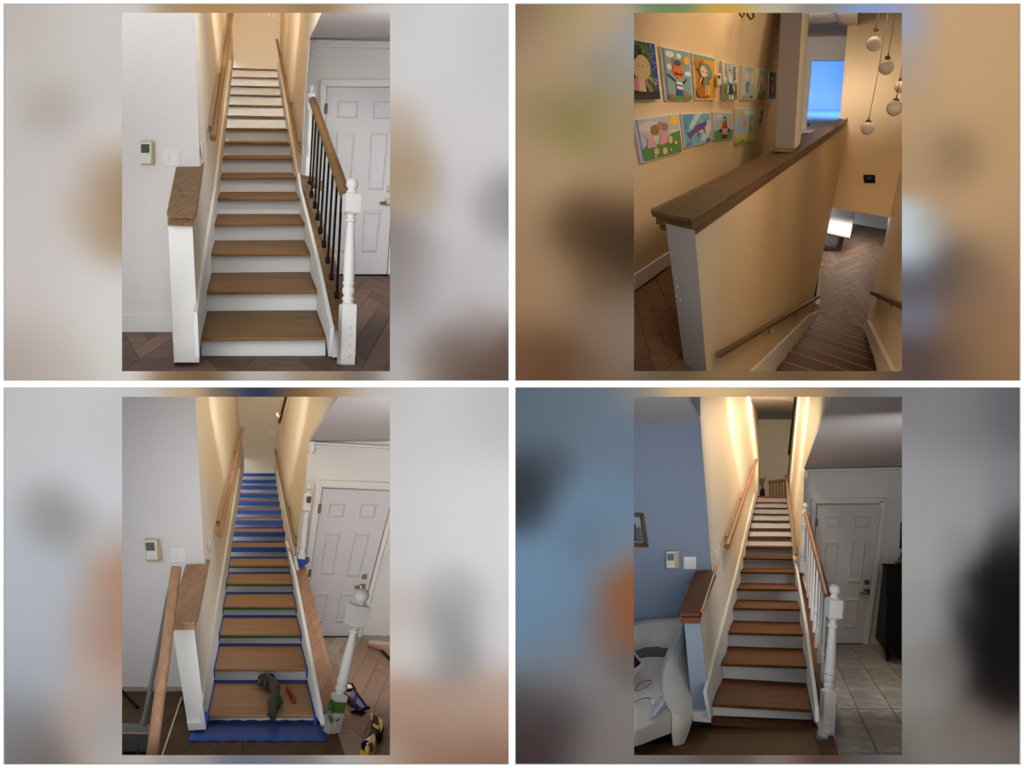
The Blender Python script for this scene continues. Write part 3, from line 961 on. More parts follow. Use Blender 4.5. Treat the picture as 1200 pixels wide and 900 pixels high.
# newel posts
PROF_UP = [(0.375, .80), (0.39, .92), (0.40, .70), (0.42, .96), (0.45, .98), (0.465, .72), (0.475, .84), (0.49, .72), (0.54, .84), (0.75, .50), (0.815, .42), (0.822, .60), (0.832, .40), (0.85, .44), (0.868, .74)]
nb, ntp = at(405.2, 428.6, 7.84), at(412.9, 210, 7.84)
newel('white turned newel post with ball top at end of black balusters', nb, ntp, 0.055, 0.42, M['trim_white'],
      [('sq', 0, 0.335, 1.0, 'base_block'),
       ('turn', [(0.33, .8), (0.345, .66), (0.352, .86), (0.362, .86), (0.375, .62), (0.39, .84), (0.41, .88), (0.425, .66), (0.435, .8), (0.445, .84), (0.455, .72), (0.50, .80), (0.60, .74), (0.74, .54), (0.765, .50), (0.772, .74), (0.78, .74), (0.79, .50), (0.805, .56), (0.815, .84)]),
       ('sq', 0.81, 0.925, 1.06, 'cap_block'),
       ('turn', [(0.92, .80), (0.935, .72), (0.945, .5), (0.955, .5)]),
       ('ball', 0.973, 0.84)], [0.055, 0.11, 0.165, 0.21])
nb2, ntp2 = at(362.5, 207.5, 12.0), at(365.3, 98.5, 12.0)
newel('white turned half newel at upper end of black balusters', nb2, ntp2, 0.042, 0.2, M['trim_white'],
      [('sq', 0, 0.22, 1.0, 'base_block'), ('turn', [(0.21, .8), (0.25, .9), (0.28, .6), (0.31, .95), (0.5, .8), (0.66, .6), (0.72, .9)]),
       ('sq', 0.71, 0.90, 1.0, 'cap_block'), ('turn', [(0.89, .7), (0.92, .45), (0.94, .5)]), ('ball', 0.962, 0.75)])
# handrail above the balusters
hr = thing('handrail', at(405, 229, 7.95), 'grey brown slanted handrail on top of black iron balusters', 'handrail')
mb = MB()
a0, a1 = at(366.2, 117, 11.9), at(404.6, 228, 7.93)
mb.tube([a0, a1], [0.046, 0.046], 12, 0.8)
obj('rail', mb, M['rail_oak'], hr, bevel=0.008)
feet = [(362.7, 220.6), (364.8, 232.2), (368.9, 244.6), (372, 258.4), (375.4, 274.2), (379.6, 290.4), (384, 309), (388.4, 328.6), (394.5, 350.2)]
topx = [367.6, 370.8, 374.2, 378, 381.8, 386.2, 390.6, 395.6, 400.6]
for i, (fu, fv) in enumerate(feet):
    D = 1.0 / (1 / 11.7 + (1 / 8.3 - 1 / 11.7) * i / 8)
    t = thing('baluster', at(fu, fv, D), 'black iron baluster number between grey brown curb and handrail', 'baluster', 'black iron balusters on the grey brown curb')
    order = ['topmost', 'second from top', 'third from top', 'fourth from top', 'middle', 'fourth from bottom', 'third from bottom', 'second from bottom', 'lowest']
    t['label'] = 'black iron baluster, %s in the row beside grey brown treads' % order[i]
    tu = topx[i]
    tv = 117 + (tu - 366.2) / (404.6 - 366.2) * 111 + 4
    mb = MB(); mb.tube([at(fu, fv, D), at(tu, tv, D)], 0.0105, 8)
    obj('bar', mb, M['iron_black'], t)
    mb = MB(); mb.square(at(fu, fv, D), at(fu + 0.3, fv - 8.4, D), 0, 1, 0.0205, 0.1, 0, 0.008)
    obj('shoe', mb, M['iron_black'], t)

handrail('wall_handrail', [wl1.at(249.7, 161.6, .07), wl1.at(260.6, 90, .08), wl1.at(273.2, 2, .09)], [0.034, 0.035, 0.036], M['rail_oak'],
         'light brown round handrail on left wall of grey brown stairs',
         brackets_on(wl1, [((249.6, 153), (244.6, 151), .06), ((259.8, 92), (256.6, 88), .06), ((265, 57), (262.8, 55), .06), ((269.2, 32), (267.5, 31), .06)]))
handrail('wall_handrail', [wr1.at(350.7, 178, .06), wr1.at(337, 111, .06), wr1.at(323.8, 44.5, .07)], [0.018, 0.021, 0.026], M['rail_oak'],
         'thin light brown handrail on right wall of grey brown stairs',
         brackets_on(wr1, [((349.5, 172), (352.6, 169), .05), ((340, 125), (342.6, 122), .05), ((333.6, 94), (336, 92), .05), ((328, 65), (330, 63.5), .05)]))

# ================================================================== ROOM C: work in progress, blue tape
H3 = 555
F3 = Floor((300, 555), 2377)
wf3 = facing(9.25)
wl3 = Plane(at(241.4, 854, 7.9), at(228, 745, 7.9), at(283, 520, 26))
wr3 = Plane(at(347, 650, 12), at(325, 500, 26), at(397, 465, 9.6))
we3 = facing(12.4)
wc3 = Plane(at(372, 827, 7.98), at(340, 656, 12.2), at(372, 800, 7.98))
mb = MB(); mb.prism([F3.p(-2.2, 6.98), F3.p(2.7, 6.98), F3.p(2.7, 13.2), F3.p(-2.2, 13.2)], (0, 0, -0.1))
fl = struct('floor', mb, M['joint'])
fpos = world_loc(fl)
Y3 = F3.p(0, 12.8) - F3.p(0, 8.0)
D_cut = 11.5
herringbone(fl, fpos, F3.p(0.06, 8.0), V((1, 0, 0)), Y3, 0.115, 5, [(330, 735, 600, 930)],
            lambda c: M['old_board'] if c.y > D_cut else M['herring_tan'])
# brown sheet boards on the left and in front
for a0, a1, d0, d1 in ((-2.1, -0.655, 7.0, 9.24), (-0.645, -0.1, 7.0, 8.6), (-0.095, 0.62, 7.0, 8.45)):
    mb = MB(); mb.prism([F3.p(a0, d0, 0.016), F3.p(a1, d0, 0.016), F3.p(a1, d1, 0.016), F3.p(a0, d1, 0.016)], (0, 0, -0.012))
    obj('floor_board', mb, M['site_board'], fl)
mb = MB(); mb.prism([F3.p(-0.66, 7.0, 0.018), F3.p(-0.648, 7.0, 0.018), F3.p(-0.648, 9.0, 0.018), F3.p(-0.66, 9.0, 0.018)], (0, 0, -0.016))
obj('seam_strip', mb, M['pale_board'], fl)

wall('wall_left', wf3, [(40, 452), (227.9, 452), (239.2, 660.4), (234, 813), (40, 813)], M['wall_white'])
wall('wall_left', wl3, [(227.6, 452), (239.2, 660), (227.4, 738), (241.5, 856), (243, 846), (264, 690), (286, 549), (284, 390)], M['wall_cream'])
wall('wall_back', facing(26.6), [(270, 392), (350, 392), (350, 600), (270, 600)], M['wall_cream'])
wall('wall_right', wr3, [(330, 392), (400, 445), (397, 465), (362.7, 517.3), (358.6, 560), (352, 610), (347, 656), (340, 640), (321.5, 549), (326.6, 494)], M['wall_cream'])
wall('wall_entry', we3, [(362.6, 505), (598, 505), (598, 750), (345, 750), (345, 664), (352, 612), (358.8, 560)], M['trim_white'])
ce3 = Plane(at(400, 517.5, 12.4), at(470, 517.5, 12.4), at(400, 465, 9.6))
mb = MB(); mb.prism([ce3.at(362.4, 517.4), ce3.at(598, 529), ce3.at(598, 456), ce3.at(402, 456)], (0, 0, 0.06))
struct('ceiling', mb, M['ceiling_grey'])
mb = MB()
mb.plate(we3, [(363, 517.4), (480, 524), (480, 527), (363.4, 521)], 0.10)
mb.plate(we3, [(363.4, 521), (480, 527), (480, 530), (363.6, 525)], 0.06)
mo = struct('trim_crown', mb, M['trim_white'], bevel=0.01)
obj('corner_block', P(we3, [(362.6, 517), (369, 517.4), (368.4, 528), (366, 532), (363, 533.4)], 0.13), M['trim_white'], mo, bevel=0.02)
struct('baseboard_left', P(wf3, [(40, 805), (232, 805), (232, 812.6), (40, 812.6)], 0.012), M['rough_plaster'])
struct('baseboard_right', P(we3, [(420, 744.2), (520, 746.5), (520, 751.6), (420, 750)], 0.012), M['rough_plaster'])

st3, tr3 = staircase('staircase with raw oak treads edged in blue masking tape', 8.0, 1.2, 300.3, 465.6, 563.4,
    [837.5, 783.3, 742.5, 710, 682.8, 661.9, 641.3, 623.5, 610.1, 598, 588, 579.2, 569.9, 562.7, 554.7],
    [837.5, 783.3, 742.5, 710, 682.8, 661.9, 641.3, 623.5, 610.1, 598, 588, 579.2, 569.9, 562.7, 554.7],
    H3, M['raw_oak'], M['riser_white'], (849, 849), wl3, wr3,
    [(wl3, [(241.4, 850), (237.4, 826), (257.3, 696.7), (262.7, 667), (281.3, 549), (282.4, 551)], 0, 0, 14)],
    [(wr3, [(340, 657), (347.6, 668), (323.8, 550), (323.2, 552)], 1, 6, 14), (wc3, [(376, 849), (372.8, 828), (343.6, 670), (339.6, 655)], 1, 0, 6)])
# tape on each tread
for i, (tr, f, b) in enumerate(tr3):
    up = V((0, 0, 0.004))

    def onT(s, t):
        return f[0].lerp(f[1], s).lerp(b[1].lerp(b[0], s), t) + up
    for s0, s1, t0, t1 in ((0, 1, 0.89 if i < 2 else 0.84 if i < 5 else 0.76, 1.0), (0, 0.028, 0.0, 1.0), (0.972, 1, 0, 1.0)):
        mb = MB(); mb.prism([onT(s0, t0), onT(s1, t0), onT(s1, t1), onT(s0, t1)], (0, 0, -0.003))
        obj('blue_tape', mb, M['tape_blue'], tr)
    drop = 0.042 if i >= 6 else 0.014
    if i > 1:
        q = [f[0] + V((0, -0.008, 0.004)), f[1] + V((0, -0.008, 0.004)), f[1] + V((0, -0.008, -0.03 - drop)), f[0] + V((0, -0.008, -0.03 - drop))]
        if i < 6:
            q[0] -= V((0, 0, 0.026)); q[1] -= V((0, 0, 0.026))
        mb = MB(); mb.prism(q, (0, 0.006, 0))
        obj('blue_tape' if i >= 6 else 'green_tape', mb, M['tape_blue'] if i >= 6 else M['tape_green'], tr)
    if i < 6:
        for e, sg in ((f[0], 1), (f[1], -1)):
            w = 0.02 * sg
            mb = MB(); mb.prism([e + V((-w * .4, -0.012, 0.01)), e + V((w, -0.012, 0.01)), e + V((w, -0.012, -0.09)), e + V((0, -0.012, -0.075))], (0, 0.008, 0))
            obj('tape_tab', mb, M['tape_blue'], tr)
# bunched tape at the two bottom corners
for q in ([(233, 838), (238.5, 834), (243.6, 836), (243.4, 846), (240, 848), (236.4, 844.6)], [(370, 832), (373, 829), (379.6, 836), (379, 841.6), (374, 846), (369, 841)]):
    mb = MB(); mb.prism([at(u, v, 7.62 if q[0][0] < 300 else 7.78) for u, v in q], (0, 0.03, 0))
    obj('tape_bunch', mb, M['tape_blue'], st3, bevel=0.008)

# masking paper on the floor
mp = thing('masking_paper', F3.p(0, 7.9), 'blue masking paper spread on floor before the taped stairs', 'paper')
rows = []
for j in range(7):
    D = 7.5 + (8.23 - 7.5) * j / 6
    row = []
    for i in range(25):
        s = i / 24
        a = (-0.475 + 1.0 * s) - 0.02 * (1 - j / 6) * (1 - s)
        row.append(F3.p(a, D, 0.022 + 0.003 * math.sin(i * 1.9 + j * 1.3) + (0.002 * (i % 3))))
    rows.append(row)
top = [p + V((0, 0.006, 0.020 + 0.003 * (i % 2))) for i, p in enumerate(rows[-1])]
mb = MB(); mb.grid(rows + [top])
o = obj('sheet', mb, M['paper_blue'], mp)
sm = o.modifiers.new('thickness', 'SOLIDIFY'); sm.thickness = 0.003

# half wall of the work site
hw = thing('half_wall', at(226, 855, 7.9), 'white half wall post with raw oak cap beside taped stairs', 'half wall')
pf = facing(7.78)
mb = MB(); mb.prism([pf.at(202, 737), pf.at(227.6, 737), pf.at(241.4, 854), pf.at(221, 855.6)], (-0.40, 1.22, 0.0))
obj('post', mb, M['trim_white'], hw)
mb = MB(); mb.prism([at(219, 847.4, 7.72), at(240.6, 847, 7.72), at(241.4, 855, 7.72), at(220.8, 856.4, 7.72)], (-0.1, 0.3, 0))
obj('base_block', mb, M['trim_white'], hw, bevel=0.004)
cp = Plane(at(198, 729.4, 7.66), at(228.4, 729.2, 7.66), at(217.6, 661, 9.2))
ct = [cp.at(*x) for x in [(196.7, 727.6), (198, 729.4), (228.4, 729.2), (232.2, 725.4), (246.6, 655.4), (241.7, 654.6), (240.6, 661), (217.6, 661)]]
mb = MB(); mb.prism(ct, (0, 0, -0.02))
obj('cap_board', mb, M['raw_oak_long'], hw, bevel=0.008)
cq = Plane(at(198.3, 730.6, 7.7), at(228.6, 730.4, 7.7), at(217.8, 663, 9.2))
ct2 = [cq.at(*x) for x in [(198.3, 730.6), (228.6, 730.4), (240, 664), (217.8, 663)]]
mb = MB(); mb.prism(ct2, (0, 0, -0.052))
obj('cap_moulding', mb, M['raw_oak_long'], hw, bevel=0.006)

# wide raw curb cap on the right
cu = thing('stair_curb', at(385, 850, 8.0), 'stair curb with wide raw oak cap and no balusters', 'curb')
mb = MB(); mb.prism([at(372.4, 829, 7.9), at(376, 834, 7.86), at(398, 829, 7.86), at(390.7, 792.7, 8.5), at(358, 663, 12.2), at(340, 655.4, 12.2)], (0, 0, -0.028))
obj('cap_board', mb, M['raw_oak_long'], cu, bevel=0.008)
mb = MB(); mb.prism([at(374.4, 836, 7.94), at(392, 833, 7.94), at(388, 866, 7.94), at(378, 866, 7.94)], (0, 0.1, 0))
obj('end_panel', mb, M['trim_white'], cu)
mb = MB(); mb.prism([at(396, 830, 7.95), at(357.6, 666, 12.2), at(357.6, 750, 12.2), at(390, 866, 7.95)], (-0.04, 0, 0))
obj('side_panel', mb, M['trim_white'], cu)

thermostat(wf3, [(168.8, 632.8), (182.6, 632.8), (184.4, 656.6), (171, 656)], [(170.2, 636), (180.4, 635.6), (181.6, 645.4), (171.4, 645.4)],
           'white wall thermostat with dark screen above the leaning raw oak rail', [(168.6, 632), (185, 633), (188.4, 657.6), (171, 657.6)],
           [[(171.8, 648.4), (177, 648.4), (177.2, 650.4), (172, 650.4)], [(179.6, 648.4), (183, 648.4), (183.2, 650.4), (179.8, 650.4)], [(172.6, 654.4), (175.4, 654.4), (175.5, 655.4), (172.7, 655.4)]])
switch_plate(wf3, [(198.6, 642.4), (216.4, 642), (217.6, 659.4), (199.8, 659.8)], 'white double rocker switch above raw oak capped half wall', 2)
switch_plate(wl3, [(245, 634), (248.6, 631.6), (248.4, 643), (245, 645.6)], 'small white outlet on stairwell wall above raw oak cap', 1, 'outlet', 'wall_outlet')
switch_plate(facing(26.5), rect(315.6, 504.4, 322.8, 510.2), 'small white switch plate on far wall above taped stairs', 2)

door('door_1', we3, [(378.2, 572), (462, 575.6), (417.4, 746.6), (353, 746.6)],
     [[(386.4, 589.4), (406, 590), (402, 606), (383.6, 605.6)], [(423, 590.6), (442, 591.4), (438.4, 607), (420.4, 606.4)],
      [(382.4, 621), (399.8, 621.4), (390.6, 674.4), (375.4, 674)], [(416.8, 621.8), (434.2, 622.6), (420.8, 676.8), (405.4, 676)],
      [(371, 693.6), (385.4, 694), (377.4, 730), (365, 729.6)], [(399.6, 694), (415.2, 694.4), (406.8, 730), (393, 729.6)]],
     'white six panel entry door behind leaning newel post',
     [[(371, 562.6), (377.6, 571.4), (353, 747), (345, 747)], [(371, 562.6), (476, 566.6), (476, 575.2), (377.6, 571.4)], [(418, 746.6), (462.6, 575.6), (468, 576), (423, 748)]],
     [(375, 590.6, 373.6, 601.4), (363.4, 667, 362.2, 676)], [(424.6, 673), (430.4, 673.2), (429.4, 678.6), (423.6, 678.4)],
     ([(421.6, 684.4), (428.6, 684.8), (427.6, 690.4), (420.2, 690)], (422, 688), (415.6, 688)))
struct('trim_threshold', P(we3, [(353, 746.2), (418, 746.2), (418, 748), (353, 748)], 0.09), M['dark_gap'])
switch_plate(we3, [(451, 640.6), (457.4, 640.8), (455, 652.6), (449, 652.2)], 'light switch hanging loose from wall beside taped stairs door', 1, off=0.03)

# loose newel post leaning at the foot of the stairs
nb, ntp = at(386.2, 868, 7.78), at(425.6, 690, 7.9)
ln = newel('grey primed newel post leaning to the right with green tape', nb, ntp, 0.056, 0.61, M['newel_grey'],
      [('sq', 0, 0.31, 0.84, 'base_block'),
       ('turn', [(0.30, .7), (0.32, .58), (0.335, .80), (0.35, .82), (0.365, .66), (0.38, .80), (0.41, .80), (0.425, .72), (0.45, .76), (0.6, .66), (0.69, .50), (0.705, .48), (0.71, .70), (0.725, .72), (0.735, .50), (0.755, .9)]),
       ('sq', 0.745, 0.90, 1.22, 'cap_block'),
       ('turn', [(0.89, .95), (0.905, .85), (0.92, .5), (0.93, .55)]), ('ball', 0.955, 1.04, 0.95)], [0.05, 0.11, 0.17])
ax = (V(ntp) - V(nb))
mb = MB()
mb.square(nb, ntp, 0.19, 0.262, 0.056 * 0.845, 0.61, 0)
obj('green_tape', mb, M['tape_green'], ln)
mb = MB()
for q in ([(384, 822), (389, 826), (389.6, 839), (383.6, 826)], [(385.6, 838), (391, 845), (388, 849), (385, 843)], [(394, 844.5), (398.5, 841), (396.5, 845.5), (393, 846)]):
    mb.prism([at(u, v, 7.70) for u, v in q], (0, 0.015, 0))
obj('green_tape', mb, M['tape_green'], ln)

nb2, ntp2 = at(352.6, 660, 12.0), at(362.4, 566.5, 12.0)
un = newel('white turned half newel with brown mortise above taped stairs', nb2, ntp2, 0.043, 0.2, M['trim_white'],
      [('sq', 0, 0.12, 1.0, 'base_block'), ('turn', [(0.11, .8), (0.14, .9), (0.17, .6), (0.20, .95), (0.4, .85), (0.56, .65), (0.6, .9), (0.63, .6), (0.66, .9)]),
       ('sq', 0.66, 0.87, 1.02, 'cap_block'), ('turn', [(0.86, .7), (0.89, .45), (0.91, .5)]), ('ball', 0.95, 0.8)])
mb = MB(); mb.prism([at(u, v, 11.93) for u, v in [(359.6, 582), (364.6, 582), (364, 588), (362.4, 590), (359.2, 588.6)]], (0, 0.02, 0))
obj('mortise', mb, M['hole_brown'], un)
mb = MB(); mb.prism([at(u, v, 11.92) for u, v in [(344.4, 650.4), (348, 655), (358.6, 656.6), (358.8, 662), (350, 664), (343.8, 658)]], (0, 0.2, 0))
obj('tape_collar', mb, M['tape_blue'], un)

handrail('wall_handrail', [wl3.at(257.4, 627.4, .07), wl3.at(269, 573, .08), wl3.at(283.6, 502, .09)], [0.031, 0.033, 0.034], M['raw_oak_long'],
         'raw oak round handrail on left wall of taped stairs',
         brackets_on(wl3, [((258.4, 614), (254, 613), .06), ((270.5, 560), (267.6, 558.5), .06), ((276.6, 532), (274.4, 531), .06), ((280.6, 514), (278.8, 513.6), .06)]))
handrail('wall_handrail', [wr3.at(345.9, 638.6, .06), wr3.at(334, 584, .06), wr3.at(322.8, 527.4, .07)], [0.020, 0.022, 0.028], M['rail_oak'],
         'thin oak handrail on right wall of taped stairs',
         brackets_on(wr3, [((344.6, 633), (347.2, 630), .05), ((337.4, 600), (339.6, 597.6), .05), ((331, 570), (333, 568.6), .05)]))
handrail('upper_handrail', [wr3.at(327.6, 495, .08), wr3.at(335.4, 464, .08), wr3.at(337.6, 456, .08)], [0.03, 0.03, 0.03], M['walnut'],
         'dark brown upper handrail end at top of taped stairwell', [(wr3.at(329.2, 489, .08), wr3.at(332, 484, 0)), (wr3.at(330.2, 485, .08), wr3.at(325.4, 486, .2))])

# loose rail, broom, dark rod
o = obj('loose_handrail', T([at(177.6, 890, 7.08), at(197, 740, 7.40), at(206.6, 664, 7.56)], [0.042, 0.040, 0.040], 16, 0.75), M['raw_oak_rod'], None,
        'loose raw oak handrail leaning against half wall cap', 'handrail', bevel=0.006)
br = thing('broom', F3.p(-0.85, 7.9), 'grey push broom standing behind the loose oak rail', 'broom')
obj('handle', T([at(166.6, 857, 7.74), at(189.4, 740, 8.3), at(199, 690, 8.6)], 0.019, 10), M['broom_grey'], br)
mb = MB(); mb.tube([at(165.6, 859, 7.72), at(169.4, 842, 7.8)], [0.03, 0.022], 10)
obj('socket', mb, M['broom_grey'], br)
mb = MB(); mb.prism([at(120, 851, 7.72), at(177, 854, 7.68), at(177, 861, 7.62), at(120, 860, 7.66)], (0, 0.10, 0.0))
obj('broom_head', mb, M['broom_grey'], br, bevel=0.01)
mb = MB(); mb.prism([at(120, 859.4, 7.64), at(177, 860.4, 7.60), at(177, 862.6, 7.60), at(120, 861.6, 7.64)], (0, 0.06, 0))
obj('edge_strip', mb, paint('strip_rose', (150, 120, 110), 0.6), br)
mb = MB()
rb = random.Random(3)
for i in range(150):
    u = 121 + 55 * (i % 50) / 49
    k = i // 50
    b0 = at(u, 861, 7.62 + k * 0.04)
    b1 = at(u + rb.uniform(-2, 2), 884 - 6 * k + rb.uniform(-2, 2), 7.18 + 0.1 * k)
    b1.z = max(b1.z, F3.p(0, b1.y).z + 0.03)
    mb.tube([b0, b1], [0.006, 0.004], 5)
o = obj('bristles', mb, M['bristle'], br)
o['kind'] = 'stuff'
obj('metal_rod', T([at(136, 803, 8.9), at(161.6, 829.4, 8.55)], 0.014, 8), M['iron_black'], None, 'dark metal rod on floor left of the grey broom', 'rod')

# glove and red rag on the first tread
T1p = Plane(tr3[0][1][0], tr3[0][1][1], tr3[0][2][0])
gl = thing('work_glove', T1p.at(318, 825), 'crumpled dark green work gloves hanging over taped bottom tread', 'glove')
mb = MB()
sp = [((303.4, 797), .025, .02), ((307.5, 795.6), .05, .05), ((312, 796.4), .065, .06), ((317, 797.6), .07, .07), ((321, 803), .07, .075), ((323, 811), .062, .07), ((322.4, 819), .066, .06), ((320.4, 827), .07, .05), ((318.2, 834), .055, .04), ((319.6, 840.2), .042, .025)]
mb.tube([T1p.at(u, v, h) for (u, v), r, h in sp], [r * 1.05 for _, r, _ in sp], 12, 0.6)
o = obj('palm', mb, M['glove'], gl)
crease = bpy.data.textures.new('crease', 'CLOUDS')
crease.noise_scale = 0.07
sb = o.modifiers.new('smooth', 'SUBSURF'); sb.levels = sb.render_levels = 2
dm = o.modifiers.new('creases', 'DISPLACE'); dm.texture = crease; dm.strength = 0.055; dm.mid_level = 0.55
for pts, r in (([(321, 818), (326.5, 819.5), (331.5, 822.4)], .024), ([(323, 823), (328, 825.4), (331, 822.6)], .02), ([(308, 796), (304.6, 800.5), (303, 803)], .022), ([(313, 797), (311, 803), (312.5, 806)], .022), ([(317, 798), (320.5, 792.6), (316, 791)], .018), ([(311, 793.6), (314.5, 792.4), (320, 792.6)], .02)):
    mb = MB(); mb.tube([T1p.at(u, v, .05) for u, v in pts], [r * 1.4, r * 1.3, r * .8], 9, 0.8)
    o = obj('finger', mb, M['glove'], gl)
    sb = o.modifiers.new('smooth', 'SUBSURF'); sb.levels = sb.render_levels = 2
    dm = o.modifiers.new('creases', 'DISPLACE'); dm.texture = crease; dm.strength = 0.03; dm.mid_level = 0.5
mb = MB()
mb.tube([T1p.at(316.6, 836, .05), T1p.at(319, 840.6, .035), T1p.at(322.4, 841.6, .035)], [.012, .018, .012], 8)
obj('cuff', mb, M['yellow'], gl)
mb = MB(); mb.prism([T1p.at(u, v, .07) for u, v in [(315, 834), (318, 829), (324, 831), (323, 840), (320, 840)]], (0, 0, -0.05))
obj('cuff_lining', mb, M['glove_dark'], gl, bevel=0.01)
rr = thing('red_rag', T1p.at(341, 815), 'red rag lying beside dark gloves on bottom tread', 'rag')
mb = MB()
sp = [((335.4, 805.4), .012), ((338, 808), .03), ((340.6, 812), .036), ((343, 816.6), .036), ((344.6, 820), .028), ((344.4, 822.4), .012)]
mb.tube([T1p.at(u, v, .02) for (u, v), r in sp], [r for _, r in sp], 12, 0.5)
obj('cloth', mb, M['red_rag'], rr)

# things on the new floor at the right
fp3 = F3.pl
t = thing('picture_tile', fp3.at(410, 804), 'small black framed white tile behind leaning newel', 'tile')
obj('backing', P(fp3, [(406, 800.2), (413.4, 800), (417.4, 807.4), (403.6, 808.2)], 0.02, 0.012), M['iron_black'], t)
obj('white_face', P(fp3, [(406.6, 802), (410.6, 801.8), (413, 805.6), (407.6, 806.4)], 0.004, 0.032), M['paper_white'], t)
t = thing('tool_case', fp3.at(420, 825), 'open purple tool case with black edges on floor behind newel', 'case')
obj('purple_lid', P(fp3, [(412.4, 808.6), (416, 809), (430, 828.4), (421, 830.4), (412.6, 815)], 0.02, 0.012), M['purple'], t, bevel=0.004)
obj('purple_tray', P(fp3, [(413, 823), (423.4, 830.4), (417, 834.4), (412.4, 833)], 0.02, 0.012), M['purple'], t)
mb = MB()
for p0, p1, r in (((401.6, 813), (424, 834.6), .024), ((412.4, 834.8), (432.4, 829.2), .014), ((416, 809), (430.4, 828.8), .009), ((417.4, 813), (416, 824), .008), ((404.6, 816), (414, 826), .018), ((423.6, 834), (427.6, 836), .01)):
    mb.tube([fp3.at(*p0, .04), fp3.at(*p1, .04)], r, 8)
obj('black_edge', mb, M['iron_black'], t)
dr = thing('cordless_drill', fp3.at(437, 865), 'yellow and black cordless drill lying on tan herringbone floor', 'drill')
obj('battery', P(fp3, [(434.6, 834.4), (440, 837), (448.6, 843), (449, 852), (446, 858.4), (441, 855), (435.4, 849)], 0.09, 0.012), M['iron_black'], dr, bevel=0.015)
obj('battery_label', P(fp3, [(436.6, 847), (444.4, 851), (443.6, 854), (437, 850.6)], 0.006, 0.102), M['yellow'], dr)
obj('yellow_band', P(fp3, [(443, 840), (448.4, 843.6), (448.6, 851), (446, 856.6), (444.6, 849)], 0.012, 0.10), M['yellow'], dr)
obj('yellow_corner', P(fp3, [(434.4, 834.6), (437.2, 836), (436.4, 843), (434.8, 845)], 0.012, 0.10), M['yellow'], dr)
mb = MB(); mb.tube([fp3.at(443, 855, .06), fp3.at(438, 862, .07), fp3.at(434, 868, .07)], [.05, .04, .045], 12, 0.8)
obj('grip', mb, M['iron_black'], dr)
obj('motor_case', P(fp3, [(429.6, 863.6), (434, 860.6), (439.6, 857.6), (440.6, 866), (437.8, 874), (431, 880), (427.6, 874)], 0.10, 0.012), M['yellow'], dr, bevel=0.02)
mb = MB(); mb.sphere(fp3.at(428.6, 873.4, .10), 0.034, 14, 8)
obj('chuck', mb, M['iron_black'], dr)
obj('side_plate', P(fp3, [(427.6, 866.4), (432.8, 863.4), (434.4, 868.4), (430.6, 872.4)], 0.012, 0.112), M['paper_white'], dr, bevel=0.004)
obj('black_trim', P(fp3, [(432.4, 871), (436.6, 869.4), (437.8, 876.4), (433.6, 881.6)], 0.01, 0.112), M['iron_black'], dr)
obj('base_foot', P(fp3, [(421.2, 879.6), (424.6, 878), (430.6, 883), (429, 887), (424, 884)], 0.06, 0.012), M['yellow'], dr, bevel=0.008)
obj('pale_batten', P(fp3, [(431.8, 750.4), (470, 753), (470, 756), (432, 752.6)], 0.02, 0.012), M['pale_board'], None, 'pale wooden batten on floor along right wall by door', 'batten')
t = thing('pry_tool', fp3.at(445, 765), 'thin red and black tool on old pale boards', 'tool')
obj('red_shaft', T([fp3.at(431.6, 757.4, .03), fp3.at(447.4, 762.6, .03)], 0.010, 8), M['red_rag'], t)
obj('black_grip', T([fp3.at(447.4, 762.6, .03), fp3.at(458, 772.6, .03)], 0.016, 8), M['iron_black'], t)

# ================================================================== ROOM D: evening stairs, dark red brown treads
H4 = 621
F4 = Floor((909, 621), 2050)
wf4 = facing(10.4)
wl4 = Plane(at(833.4, 841, 8.8), at(820, 726, 8.8), at(887, 500, 30))
wr4 = Plane(at(938, 610, 14.5), at(924.5, 560, 30), at(973, 465, 9.0))
we4 = facing(15.3)
wc4 = Plane(at(954, 827, 8.75), at(932, 668, 13.6), at(954, 815, 8.75))
mb = MB(); mb.prism([F4.p(-1.9, 7.0), F4.p(3.2, 7.0), F4.p(3.2, 15.6), F4.p(-1.9, 15.6)], (0, 0, -0.1))
fl = struct('floor', mb, M['grout'])
fpos = world_loc(fl)
# stone tiles on the right
rt = random.Random(5)
alines = [-0.2, 0.125, 0.45, 0.775, 1.10, 1.425, 1.75, 2.075, 2.4]
dlines = [7.0, 7.79, 9.72, 11.62, 13.4, 15.25]
for i in range(len(alines) - 1):
    for j in range(len(dlines) - 1):
        g = 0.004
        z = 0.010 + rt.uniform(0, 0.003)
        mb = MB(); mb.prism([F4.p(alines[i] + g, dlines[j] + g * 3, z), F4.p(alines[i + 1] - g, dlines[j] + g * 3, z), F4.p(alines[i + 1] - g, dlines[j + 1] - g * 3, z), F4.p(alines[i] + g, dlines[j + 1] - g * 3, z)], (0, 0, -0.02))
        obj('tile', mb, M['tile'], fl)
# oak boards in front of the stairs
for j, (d0, d1) in enumerate(((7.02, 7.62), (7.625, 8.25), (8.255, 8.86))):
    mb = MB(); mb.prism([F4.p(-1.7, d0, 0.02), F4.p(0.44 if d0 < 8.2 else 0.33, d0, 0.02), F4.p(0.44 if d0 < 8.2 else 0.33, d1, 0.02), F4.p(-1.7, d1, 0.02)], (0, 0, -0.03))
    obj('floor_board', mb, M['floor_oak'], fl)
mb = MB(); mb.prism([F4.p(0.43, 7.02, 0.026), F4.p(0.47, 7.02, 0.026), F4.p(0.47, 8.5, 0.026), F4.p(0.43, 8.5, 0.026)], (0, 0, -0.04))
obj('edge_strip', mb, M['red_oak_cap'], fl)

